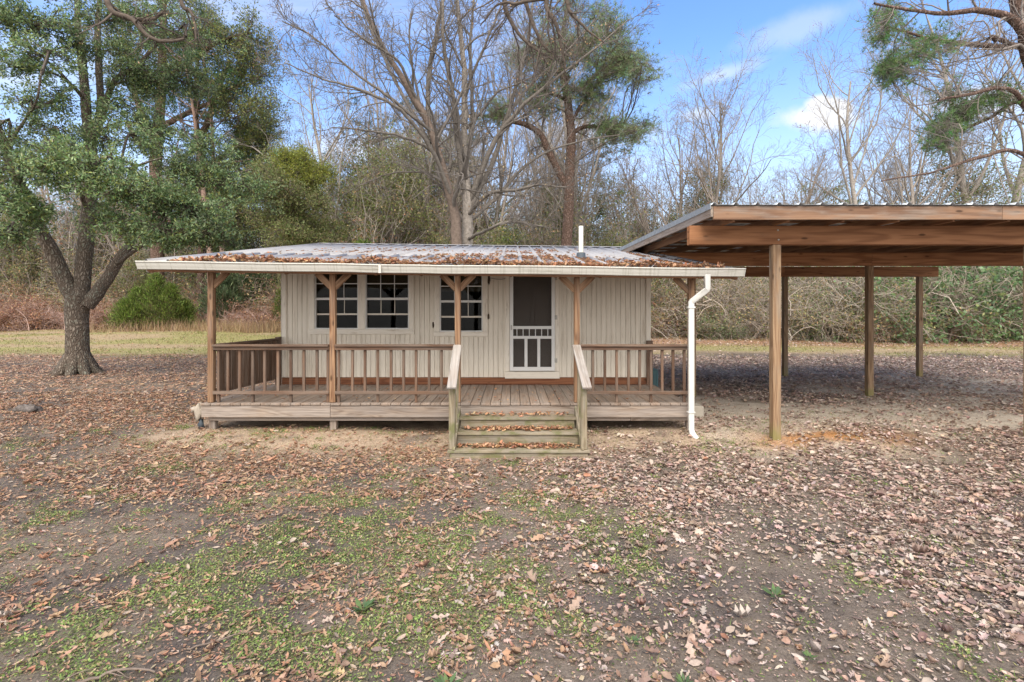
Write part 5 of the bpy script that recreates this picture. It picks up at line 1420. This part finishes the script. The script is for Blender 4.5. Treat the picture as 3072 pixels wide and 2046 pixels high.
guided('young_pine', 'yellow-green bushy tree top between the evergreens and the bare tree', 33.0, [[(880, 1000, 0, 6), (882, 800, 0, 5), (884, 600, 0, 4), (884, 480, 0, 2)]],
       cloud(890, 480, 60, 26, 7, 24, 14, 3)+cloud(940, 515, 45, 34, 6, 24, 12, 3)+cloud(850, 530, 50, 40, 6, 24, 12, 3)+cloud(900, 560, 70, 40, 5, 28, 12, 3), YEL, M['pinebark'], 0.16, 0.05, 9, 43)
OLV = [(0.15, 0.192, 0.06), (0.195, 0.228, 0.084), (0.247, 0.252, 0.102), (0.234, 0.198, 0.096)]
guided('holly_tree', 'broad mid-green evergreen below the yellow-green tree top', 31.0, [[(860, 1000, 0, 7), (862, 800, 0, 6), (866, 640, 0, 4), (870, 540, 0, 2)], [(862, 720, 0, 4), (920, 620, 0, 2)], [(862, 740, 0, 4), (800, 650, 0, 2)]],
       cloud(880, 610, 105, 85, 16, 44, 20, 3)+cloud(800, 560, 60, 70, 6, 40, 18, 3)+cloud(940, 680, 70, 50, 6, 40, 18, 3), OLV, M['greybark'], 0.15, 0.06, 7, 44)

# ---- the big bare tree behind the cabin
BY = 22.5
BL = [[(1374, 1030, 0, 20), (1374, 850, 0, 19), (1372, 740, 0, 19), (1366, 640, 0, 16), (1345, 560, -.3, 13), (1322, 470, -.5, 12), (1290, 370, -.7, 11), (1240, 280, -1, 9), (1180, 180, -1.2, 8), (1120, 70, -1.4, 6), (1080, -60, -1.5, 4)],
      [(1405, 1030, .6, 22), (1403, 850, .6, 21), (1402, 740, .6, 20), (1402, 640, .6, 18), (1396, 520, .6, 13), (1390, 400, .8, 11), (1392, 250, .9, 10), (1385, 120, 1, 8), (1365, -60, 1, 6)],
      [(1322, 480, -.5, 10), (1282, 370, -.4, 10), (1284, 230, -.2, 8), (1302, 120, 0, 7), (1325, 20, 0, 6), (1340, -80, 0, 5)],
      [(1410, 600, .6, 12), (1450, 500, .3, 11), (1490, 420, 0, 10), (1550, 340, -.4, 8), (1640, 260, -.8, 6), (1760, 170, -1.2, 4), (1900, 60, -1.6, 2)],
      [(1412, 620, .6, 11), (1470, 500, .9, 10), (1510, 390, 1.1, 9), (1555, 250, 1.3, 7), (1590, 120, 1.4, 5), (1610, -30, 1.5, 3)],
      [(1398, 590, .6, 11), (1376, 470, .2, 11), (1360, 310, -.2, 9), (1335, 180, -.4, 8), (1325, 60, -.4, 6), (1330, -80, -.4, 5)],
      [(1350, 580, -.3, 8), (1290, 440, -1.2, 8), (1200, 330, -2, 6), (1080, 270, -2.6, 5), (960, 230, -3, 3), (850, 190, -3.2, 2)],
      [(1300, 400, -.6, 7), (1180, 300, -1.8, 6), (1060, 220, -2.2, 4), (930, 110, -2.6, 3), (840, 60, -2.8, 2)],
      [(1290, 430, -.5, 7), (1220, 300, .6, 7), (1160, 170, 1.2, 6), (1110, 60, 1.5, 5), (1080, -50, 1.6, 4)],
      [(1402, 470, .7, 8), (1420, 330, 1.6, 8), (1410, 180, 2, 7), (1420, 40, 2.2, 5), (1425, -80, 2.3, 4)],
      [(1400, 650, .6, 9), (1460, 590, -.4, 8), (1540, 575, -1.2, 6), (1620, 560, -1.8, 4), (1700, 570, -2.2, 2)],
      [(1412, 660, .6, 9), (1480, 600, 1.4, 8), (1600, 480, 2.2, 6), (1720, 430, 2.8, 4), (1860, 400, 3.2, 2)],
      [(1320, 470, -.5, 7), (1230, 420, -1.2, 6), (1120, 400, -1.8, 4), (1000, 390, -2.2, 2)],
      [(1400, 720, .6, 7), (1460, 690, -1.2, 6), (1530, 668, -2, 5), (1615, 680, -2.6, 3)],
      [(1350, 560, -.3, 6), (1280, 520, 1, 5), (1180, 520, 1.8, 3), (1080, 560, 2.2, 2)],
      [(1500, 410, .5, 6), (1560, 290, 1, 5), (1680, 180, 1.4, 4), (1790, 60, 1.8, 3)],
      [(1392, 300, .9, 6), (1440, 180, .2, 5), (1490, 60, -.3, 4), (1530, -60, -.5, 3)],
      [(1250, 300, -.9, 6), (1190, 180, -2, 5), (1090, 110, -2.8, 3), (1000, 40, -3.2, 2)]]
rng = np.random.default_rng(51); a = Geo(); b = Geo(); ls = []
bb = P(1388, 1030, BY); bb[2] = float(gz(bb[0], BY))-0.05
for i_, L_ in enumerate(BL):
    pts = [P(px, py, BY+dy) for px, py, dy, _ in L_]
    if i_ < 2: pts[0][2] = bb[2]
    q_, r_ = sub(pts, [rp(r_, BY)*(0.92 if i_ < 2 else 0.74) for _, _, _, r_ in L_], 26); q_[3:] += np.cumsum(rng.normal(size=q_[3:].shape)*0.02, 0); ls.append((q_, r_))
    a.tubes(q_[None], r_[None], 12 if r_[0] > 0.15 else 8, (0.17, 0.15, 0.13) if i_ > 1 else ((0.30, 0.265, 0.23) if i_ else (0.175, 0.135, 0.11)), 0.03, rng)
LP = np.stack([l[0] for l in ls]); LR = np.stack([l[1] for l in ls])
tcol = (0.175, 0.155, 0.138)
q1, r1 = grow(LP, LR, rng, 11, 0.30, 1.0, 42, 0.27, 9, 0.14, 0.06, 0.5, 0.25); b.tubes(q1, np.maximum(r1, 0.012), 5, tcol)
q2, r2 = grow(q1, r1, rng, 8, 0.2, 1.0, 42, 0.46, 6, 0.17, 0.03, 0.6, 0.35); b.tubes(q2, np.maximum(r2, 0.008), 3, tcol)
q3, r3 = grow(q2, r2, rng, 5, 0.2, 1.0, 42, 0.55, 4, 0.2, 0.02, 0.7, 0.5); b.tubes(q3, np.maximum(r3, 0.0055), 3, tcol)
i_ = rng.choice(len(q3), 900); leaf_spray(b, rng, q3[i_, -1], -UP+0*q3[i_, -1], 1, 0.11, 0.045, [(0.36, 0.24, 0.14), (0.28, 0.17, 0.09), (0.42, 0.31, 0.2)], 0.04, 0.0)
t_ = tag(empty('bare_tree', bb), 'big bare many-limbed tree with twin trunks right behind the cabin roof', 'tree')
obj('trunk', a.mesh('trunk', M['barkv'], bb, True), t_); obj('crown', b.mesh('crown', M['twig'], bb), t_)

# ---- pine right of it
PIN = (0.19, 0.25, 0.12)
guided('pine', 'tall pine with open clumped crown right of the big bare tree', 29.0,
       [[(1700, 1010, 0, 17), (1698, 800, 0, 16), (1702, 660, 0, 16), (1706, 540, 0, 15), (1712, 420, 0, 14), (1706, 330, 0, 12), (1690, 230, 0, 10), (1685, 130, 0, 8), (1700, 40, 0, 5), (1710, -20, 0, 3)],
        [(1700, 560, 0, 11), (1650, 460, 0, 10), (1620, 400, 0, 9), (1570, 370, 0, 8), (1500, 355, 0, 6), (1440, 345, 0, 3)], [(1712, 400, 0, 7), (1760, 378, .3, 6), (1820, 380, .5, 5), (1900, 385, .6, 3)],
        [(1712, 380, 0, 6), (1740, 320, .3, 5), (1790, 260, .5, 4), (1860, 210, .6, 3)], [(1690, 230, 0, 6), (1640, 180, -.3, 5), (1590, 130, -.5, 3)], [(1690, 180, 0, 6), (1770, 120, 0, 5), (1850, 100, 0, 3)], [(1700, 300, 0, 5), (1620, 270, 0, 4), (1560, 240, 0, 2)]],
       cloud(1700, 75, 150, 70, 15, 40, 12, 4)+cloud(1810, 120, 120, 75, 13, 40, 12, 4)+cloud(1870, 205, 110, 55, 13, 34, 13, 3)+cloud(1660, 230, 110, 80, 9, 40, 9, 3)+cloud(1900, 170, 60, 50, 6, 32, 18, 3)+cloud(1870, 385, 75, 24, 9, 30, 22, 2)+cloud(1610, 180, 70, 60, 8, 38, 18, 3)+cloud(1640, 290, 60, 30, 5, 32, 16, 2)
       +cloud(1480, 345, 60, 22, 5, 28, 16, 2)+cloud(1780, 260, 60, 40, 6, 34, 18, 2)+cloud(1590, 290, 40, 20, 3, 28, 14, 2)+cloud(1700, 150, 90, 50, 8, 40, 18, 2)+cloud(1760, 310, 40, 20, 3, 28, 12, 2),
       PIN, M['pinebark'], 0.30, None, 12, 61, conn=0.7, bare=6, tspread=0.30)
# ---- pine whose boughs reach in at the upper right
guided('pine', 'near pine whose needle-tipped boughs reach in at the upper right', 15.0,
       [[(3150, 1120, 0, 34), (3150, 700, 0, 30), (3130, 350, 0, 26), (3090, 150, 0, 22), (3050, 30, 0, 18), (3020, -80, 0, 15)],
        [(3120, 260, 0, 14), (3076, 180, -.6, 13), (3050, 90, -1, 12), (3000, 40, -1.2, 10), (2920, 28, -1.4, 8), (2820, 35, -1.6, 6), (2700, 25, -1.8, 4), (2610, 10, -2, 3)],
        [(3130, 300, 0, 12), (3080, 152, -.4, 9), (2990, 150, .2, 9), (2900, 138, .4, 7), (2800, 125, .6, 5), (2700, 95, .8, 3), (2640, 75, .8, 2)],
        [(3080, 150, 0, 8), (3000, 120, -.6, 6), (2960, 115, -1, 4)], [(3140, 420, 0, 9), (3040, 270, -.8, 6), (2930, 275, -1.4, 5), (2810, 300, -1.8, 3)],
        [(3140, 500, 0, 9), (3060, 320, .4, 6), (2960, 370, .4, 5), (2860, 410, .4, 3)],
        [(3150, 560, 0, 9), (3060, 452, -1, 6), (2920, 470, -1.4, 5), (2780, 510, -1.8, 3), (2640, 530, -2, 2)]],
       cloud(2640, 40, 55, 32, 4, 22, 7, 2)+cloud(2720, 90, 60, 30, 3, 22, 7, 2)+cloud(2780, 130, 80, 22, 5, 24, 9, 2)+cloud(2700, 165, 60, 16, 4, 20, 9, 1)+cloud(2690, 210, 45, 14, 5, 18, 16, 1)+cloud(2640, 120, 20, 16, 2, 14, 10, 1)
       +cloud(2910, 330, 80, 20, 5, 26, 11, 1)+cloud(2850, 375, 50, 22, 5, 26, 12, 1)+cloud(2810, 425, 40, 12, 3, 20, 10, 1)+cloud(2990, 290, 60, 16, 4, 26, 10, 1)+cloud(2830, 290, 30, 14, 2, 18, 12, 1),
       (0.15, 0.24, 0.085), M['pinebark'], 0.17, None, 15, 62, twigc=(0.27, 0.23, 0.2), conn=0.3, bare=7, tspread=0.05)
# dark bare boughs hanging in from above
def hung(label, y_, limbs, seed, n1=8, n2=6, n3=4, leaves=120):
    rng = np.random.default_rng(seed); a = Geo(); b = Geo(); ls = []
    for L_ in limbs:
        q_, r_ = sub([P(px, py, y_+dy) for px, py, dy, _ in L_], [rp(r_, y_) for _, _, _, r_ in L_], 22); q_[1:] += np.cumsum(rng.normal(size=q_[1:].shape)*0.012, 0); ls.append((q_, r_)); a.tubes(q_[None], r_[None], 8, (0.11, 0.088, 0.072), 0.04, rng)
    LP_ = np.stack([l[0] for l in ls]); LR_ = np.stack([l[1] for l in ls]); c_ = (0.13, 0.105, 0.088)
    q1, r1 = grow(LP_, LR_, rng, n1, 0.2, 1.0, 48, 0.3, 8, 0.17, -0.01, 0.5, 0.3); b.tubes(q1, np.maximum(r1, 0.006), 4, c_)
    q2, r2 = grow(q1, r1, rng, n2, 0.15, 1.0, 50, 0.4, 5, 0.2, 0.0, 0.6, 0.4); b.tubes(q2, np.maximum(r2, 0.004), 3, c_)
    q3, r3 = grow(q2, r2, rng, n3, 0.15, 1.0, 50, 0.6, 4, 0.2, 0.0, 0.7, 0.5); b.tubes(q3, np.maximum(r3, 0.003), 3, c_)
    i_ = rng.choice(len(q3), leaves); leaf_spray(b, rng, q3[i_, -1], -UP+0*q3[i_, -1], 1, 0.07, 0.03, [(0.27, 0.17, 0.10), (0.36, 0.26, 0.16)], 0.02, 0.0)
    b0 = ls[0][0][0]
    t_ = tag(empty('overhanging_bough', b0), label, 'bough')
    obj('limb', a.mesh('limb', M['barkv'], b0, True), t_); obj('twigs', b.mesh('twigs', M['twig'], b0), t_)
hung('dark bare bough drooping into the top of the view above the pine', 12.0,
     [[(1830, -420, 0, 12), (1720, -180, 0, 9), (1640, 0, 0, 7), (1665, 70, 0, 6), (1680, 130, .1, 5), (1700, 200, .1, 3)], [(1600, -300, .3, 9), (1570, -60, .3, 7), (1590, 50, .3, 6), (1620, 120, .3, 5), (1655, 160, .3, 3), (1640, 215, .3, 2)],
      [(1520, -260, .5, 9), (1510, 0, .5, 7), (1540, 80, .5, 6), (1600, 140, .5, 4), (1660, 185, .5, 2)], [(1680, -180, -.3, 8), (1700, 0, -.3, 6), (1740, 70, -.3, 4), (1820, 130, -.3, 2)], [(1640, 0, 0, 5), (1560, 10, .2, 5), (1500, 20, .3, 3), (1440, 80, .4, 2)]], 71, 7, 5, 4)
hung('dark lichen-grey bough arching across the top of the evergreen oak', 12.5,
     [[(260, -330, 0, 13), (300, -60, 0, 10), (325, 0, 0, 9), (345, 40, 0, 8), (400, 60, 0, 7), (440, 105, 0, 6), (500, 125, 0, 5), (560, 118, 0, 3)], [(345, 38, 0, 6), (400, 56, .2, 6), (460, 52, .3, 5), (505, 30, .4, 3)], [(500, -240, .4, 8), (545, 0, .4, 6), (575, 30, .4, 5), (590, 80, .4, 4), (595, 110, .4, 2)]], 72, 6, 5, 3, 40)

# ------------------------------------------------------------------ the woods round the clearing
PRIV = [(0.138, 0.24, 0.108), (0.188, 0.3, 0.144), (0.25, 0.348, 0.192), (0.112, 0.192, 0.072), (0.275, 0.312, 0.132)]
BRWN = [(0.418, 0.22, 0.127), (0.341, 0.182, 0.116), (0.484, 0.308, 0.176), (0.297, 0.176, 0.127)]
MIXD = [(0.204, 0.24, 0.09), (0.156, 0.204, 0.078), (0.384, 0.3, 0.144), (0.48, 0.348, 0.18), (0.252, 0.276, 0.12)]
rng = np.random.default_rng(91)
bare = [bare_tree_me(101, 17, 0.20, 9, 34, 0.35, 0.06, (10, 6, 5, 3), leaves=60), bare_tree_me(102, 15, 0.17, 9, 30, 0.28, 0.10, (10, 6, 5, 3), (0.29, 0.245, 0.21), leaves=80),
        bare_tree_me(103, 12, 0.13, 9, 28, 0.22, 0.14, (9, 6, 5, 3), (0.25, 0.21, 0.18), leaves=120), bare_tree_me(104, 20, 0.26, 9, 38, 0.4, 0.05, (11, 6, 5, 3), (0.30, 0.27, 0.24), leaves=60)]
TN = ('trunk', 'crown')
pines = [pine_me(111, 23, 0.26, 0.5), pine_me(112, 19, 0.22, 0.4, (0.06, 0.095, 0.035)), pine_me(113, 14, 0.16, 0.25, (0.075, 0.105, 0.04), 20)]
everg = [evergreen_me(121, 9, 0.14, 3.0, 0.15, np.array(WOAK)*1.25, 8000, 0.17, 0.07), evergreen_me(122, 7, 0.11, 2.6, 0.12, np.array(OLV)*1.15, 8000, 0.15, 0.06, trunks=2), evergreen_me(123, 12, 0.17, 3.4, 0.3, np.array(OLV)*1.15, 9000, 0.18, 0.075)]
CED = [(0.12, 0.19, 0.04), (0.17, 0.25, 0.05), (0.24, 0.30, 0.07), (0.16, 0.19, 0.06)]
CEDD = [(0.096, 0.144, 0.072), (0.132, 0.18, 0.094), (0.18, 0.216, 0.11)]
cedar = [cedar_me(131, 4.3, 2.2, CED, 22000, ((0, 0, 1.0), (-0.62, 0.1, 0.72), (0.55, -0.1, 0.8), (0.95, 0.2, 0.5), (-0.95, 0, 0.5))), cedar_me(132, 4.5, 2.8, CEDD, 24000, ((0, 0, 1.0), (0.7, 0.1, 0.85), (-0.7, 0, 0.8), (1.2, 0, 0.55))), cedar_me(133, 7.5, 2.6, CED, 20000, ((0, 0, 1.0), (0.5, 0.1, 0.85), (-0.5, 0, 0.9)))]
SN = ('canes', 'foliage')
shrub = [shrub_me(141, 2.2, 4.4, PRIV, 7500, 0.19, 0.10, 110, (0.38, 0.32, 0.27)), shrub_me(142, 2.2, 3.6, PRIV, 5500, 0.17, 0.09, 110, (0.38, 0.32, 0.27)), shrub_me(143, 2.4, 4.6, MIXD, 6500, 0.15, 0.07, 130, (0.40, 0.34, 0.285)),
         shrub_me(144, 2.4, 4.8, MIXD, 2600, 0.14, 0.06, 150, (0.47, 0.41, 0.355)), shrub_me(145, 2.2, 2.0, BRWN, 5200, 0.16, 0.08, 140, (0.42, 0.29, 0.24)), shrub_me(146, 2.2, 1.5, BRWN, 1800, 0.13, 0.06, 170, (0.42, 0.30, 0.26)),
         shrub_me(147, 2.2, 3.6, MIXD+BRWN, 7000, 0.16, 0.08, 120, (0.36, 0.28, 0.23))]
TNS = ('stems', 'foliage')
sapl = [sapling_me(151, 2.6, 9.0, MIXD, 6500, 0.18, 0.09, 42, (0.34, 0.29, 0.25)), sapling_me(152, 2.6, 8.0, OLV, 9500, 0.18, 0.09, 34, (0.30, 0.25, 0.21)), sapling_me(153, 2.6, 10.0, MIXD+BRWN, 3600, 0.17, 0.08, 46, (0.38, 0.335, 0.295))]
def at(px, y): return (px-1536)*y/F
# cedars
plant('cedar_bush', cedar[0], TN, at(465, 36), 36, 0.4, 0.82, 'bright green cedar bush beyond the meadow left of the porch', 'bush', sz=0.92)
plant('cedar_bush', cedar[1], TN, at(755, 42.5), 42.5, 1.0, 1.1, 'dark blue-green cedar bush seen beneath the porch eave at the left', 'bush')
plant('cedar_bush', cedar[0], TN, at(852, 40.5), 40.5, 2.0, 0.75, 'small yellowish cedar bush just left of the cabin corner', 'bush')
plant('cedar_tree', cedar[2], TN, at(1090, 27), 27, 0.5, 0.80, 'rounded green cedar showing over the left half of the cabin roof', 'tree', sz=0.72)
plant('cedar_tree', cedar[2], TN, at(2150, 45), 45, 1.5, 1.35, 'green cedar among bare trees just above the carport roof edge', 'tree')
plant('cedar_tree', cedar[2], TN, at(2740, 44), 44, 2.5, 1.3, 'grey-green cedar top behind the carport roof at the right', 'tree')

# brush along the left edge of the clearing
def row(n, x0, x1, y0, y1, kinds, s0, s1, name, label, cat, group, sz=None):
    for i in range(n):
        x = x0+(x1-x0)*(i+rng.random())/n; y = rng.uniform(y0, y1); k_ = kinds[rng.integers(0, len(kinds))]
        s_ = rng.uniform(s0, s1)
        plant(name, shrub[k_], SN, x, y, rng.random()*6.28, s_, label, cat, group, sz and s_*sz)
row(14, -44, -15, 39.0, 41.5, (4, 5), 0.8, 1.15, 'bramble', 'reddish-brown bramble thicket at the left edge of the meadow', 'bramble', 'brambles along the meadow')
row(8, -32, -10, 41, 43.5, (5,), 0.8, 1.0, 'low_bramble', 'low grey-brown bramble at the foot of the left brush', 'bramble', 'low brambles by the straw grass')
row(14, -50, -14, 43, 47, (6, 2, 4), 0.9, 1.2, 'thicket', 'leafy brown and green thicket behind the left brambles', 'thicket', 'thickets behind the left brambles')
row(10, -24, 2, 45, 50, (2, 3, 6), 0.9, 1.15, 'thicket', 'twiggy thicket at the wood edge behind the cabin', 'thicket', 'thickets behind the cabin')
row(16, 4, 24, 33.5, 36.5, (2, 2, 3, 6), 0.85, 1.15, 'thicket', 'tangled grey-brown thicket at the wood edge seen between cabin and carport posts', 'thicket', 'thickets behind the carport')
row(9, 21, 42, 33.5, 36, (0, 0, 1, 2), 1.05, 1.5, 'privet', 'glossy green privet at the wood edge right of the carport posts', 'privet', 'privets at the right wood edge')
row(7, 6, 40, 32.2, 33.5, (1, 6), 0.5, 0.75, 'low_shrub', 'low leafy shrub at the front of the right wood edge', 'shrub', 'low shrubs at the right wood edge')

def trees(n, x0, x1, y0, y1, pool, s0, s1, name, label, group):
    for i in range(n):
        x = x0+(x1-x0)*(i+rng.random())/n; y = rng.uniform(y0, y1)
        plant(name, pool[rng.integers(0, len(pool))], TN, x, y, rng.random()*6.28, rng.uniform(s0, s1), label, 'tree', group)
# individually surveyed bare trees at the right
for px, y, k_, s_, rot, lab in ((2570, 34, 3, 0.95, 0.4, 'tall slender bare tree rising above the middle of the carport roof'), (2130, 37, 1, 0.92, 1.2, 'leaning bare tree rising behind the left end of the carport roof'),
        (2235, 38, 1, 0.9, 2.6, 'bare vase-shaped tree under the small white cloud'), (2330, 37, 2, 1.1, 0.3, 'bare forked tree under the larger white cloud'), (2010, 36, 2, 1.15, 4.0, 'bare leaning tree just right of the white vent pipe'),
        (2940, 38.5, 3, 1.25, 2.2, 'stout pale bare tree near the right edge behind the carport'), (3010, 40, 3, 1.3, 4.4, 'stout pale bare tree at the right edge behind the pine boughs'), (2780, 36, 0, 1.0, 3.1, 'bare tree with dense twigs below the pine boughs'), (2680, 38, 1, 1.05, 5.2, 'bare tree left of the dense twigs above the carport roof')):
    plant('bare_tree', bare[k_], TN, at(px, y), y, rot, s_, lab, 'tree')
trees(22, 2, 46, 40, 52, bare, 0.75, 1.05, 'bare_tree', 'thin bare tree in the woods behind the carport', 'bare trees behind the carport')
trees(22, -15, 6, 38, 52, bare, 0.7, 1.05, 'bare_tree', 'thin bare tree in the woods behind the cabin roof', 'bare trees behind the cabin')
trees(8, -50, -22, 46, 56, bare, 0.8, 1.1, 'bare_tree', 'thin bare tree in the woods behind the evergreen oak', 'bare trees behind the oak')
trees(15, -15, 6, 37, 52, everg, 0.9, 1.5, 'understory_evergreen', 'small leafy evergreen among bare trees behind the cabin roof', 'understory evergreens behind the cabin')
trees(13, 5, 42, 39, 48, everg, 0.85, 1.25, 'understory_evergreen', 'small leafy evergreen in the woods behind the carport', 'understory evergreens behind the carport')
trees(8, -48, -18, 44, 54, everg, 0.9, 1.3, 'understory_evergreen', 'leafy evergreen in the woods behind the left meadow', 'understory evergreens behind the meadow')
for px, y, k_, s_, lab in ((1840, 34, 1, 0.95, 'green vine-clad small tree behind the roof just right of the white vent pipe'), (1960, 36, 0, 0.85, 'green vine-clad leaning tree left of the carport roof corner'), (2075, 38, 2, 0.75, 'green vine-clad tree directly behind the carport roof corner'),
                          (1580, 36, 1, 1.0, 'low leafy evergreen behind the roof left of the white vent pipe'), (1230, 34, 1, 0.9, 'low leafy evergreen behind the roof left of the big bare tree')):
    plant('understory_evergreen', everg[k_], TN, at(px, y), y, px*0.1, s_, lab, 'tree')
def saplings(n, x0, x1, y0, y1, s0, s1, label, group):
    for i in range(n):
        k_ = rng.integers(0, 3)
        plant('sapling_clump', sapl[k_], TNS, x0+(x1-x0)*(i+rng.random())/n, rng.uniform(y0, y1), rng.random()*6.28, rng.uniform(s0, s1), label, 'saplings', group)
saplings(15, -15, 7, 36, 46, 0.8, 1.3, 'clump of upright twiggy saplings in the undergrowth behind the cabin roof', 'sapling clumps behind the cabin')
saplings(14, -56, -16, 47, 55, 0.9, 1.5, 'clump of upright leafy saplings behind the brambles and the evergreen oak', 'sapling clumps behind the oak')
saplings(14, 5, 48, 37, 43, 0.7, 1.1, 'clump of upright twiggy saplings behind the thicket at the carport', 'sapling clumps behind the carport')
trees(15, -16, 9, 41, 54, bare, 1.0, 1.3, 'bare_tree', 'tall bare tree rising high in the woods behind the cabin', 'tall bare trees behind the cabin')
trees(6, -17, 6, 46, 58, pines, 0.8, 1.0, 'pine', 'tall pine crown half hidden by bare limbs behind the cabin', 'tall pines behind the cabin')
trees(6, -20, 10, 46, 62, pines, 0.6, 0.85, 'pine', 'distant pine showing between bare limbs behind the cabin', 'distant pines behind the cabin')
trees(12, -62, -20, 48, 66, pines, 0.9, 1.15, 'pine', 'tall pine in the woods behind the left meadow', 'tall pines behind the meadow')
trees(4, 10, 40, 52, 62, pines[1:], 0.6, 0.8, 'pine', 'distant low pine top behind the carport woods', 'distant pines behind the carport')
for px, y, k_, lab in ((632, 38, 0, 'straight pinkish pine trunk just left of the roof slope'), (668, 41, 0, 'second pinkish pine trunk just left of the roof slope')):
    plant('pine', pines[k_], TN, at(px, y), y, 1.0+px*0.01, 0.95, lab, 'tree')
# the far wood that closes the view: one mass
g = Geo(); rng = np.random.default_rng(95)
m = 420; x = rng.uniform(-95, 95, m); y = rng.uniform(55, 85, m); H_ = 11+10*rng.random(m)
p = np.zeros((m, 6, 3)); p[:, 0] = np.stack((x, y, gz(x, y)-0.1), 1); d = norm(np.stack((rng.normal(size=m)*0.06, rng.normal(size=m)*0.06, np.ones(m)), 1))
for k_ in range(1, 6): d = norm(d+rng.normal(size=(m, 3))*0.06); p[:, k_] = p[:, k_-1]+d*(H_/5)[:, None]
r = (0.08+0.12*rng.random(m))[:, None]*np.linspace(1, 0.2, 6)
g.tubes(p, r, 5, pick(rng, [(0.24, 0.2, 0.17), (0.19, 0.155, 0.135)], m))
q1, r1 = grow(p, r, rng, 12, 0.08, 1.0, 50, 0.26, 5, 0.18, 0.05, 0.5, 0.35); g.tubes(q1, np.maximum(r1, 0.02), 3, (0.22, 0.185, 0.16))
q2, r2 = grow(q1, r1, rng, 5, 0.2, 1.0, 45, 0.55, 4, 0.2, 0.05, 0.6, 0.5); g.tubes(q2, np.maximum(r2, 0.014), 3, (0.24, 0.205, 0.18))
m = 110000; x = rng.uniform(-95, 95, m); y = rng.uniform(54, 80, m); z = gz(x, y)+14*rng.random(m)**1.3*(0.4+0.9*fbm(x*0.13, y*0.1))
k_ = rng.random(m) < sst(0.35, 0.55, fbm(x*0.4+3, z*0.5+y*0.15)); x = x[k_]; y = y[k_]; z = z[k_]; m = len(x)
tn = fbm(x*0.25+9, z*0.3)[:, None]
g.leaves(np.stack((x, y, z), 1), rng.normal(size=(m, 3)), rng.normal(size=(m, 3)), 0.34, 0.15, np.where(tn > 0.5, pick(rng, OLV, m), pick(rng, [(0.2, 0.16, 0.12), (0.24, 0.19, 0.13), (0.1, 0.11, 0.06)], m)))
tag(obj('far_woods', g.mesh('far_woods', M['twig'])), 'dim far wood of thin trunks closing the view behind everything', 'woods', kind='stuff')
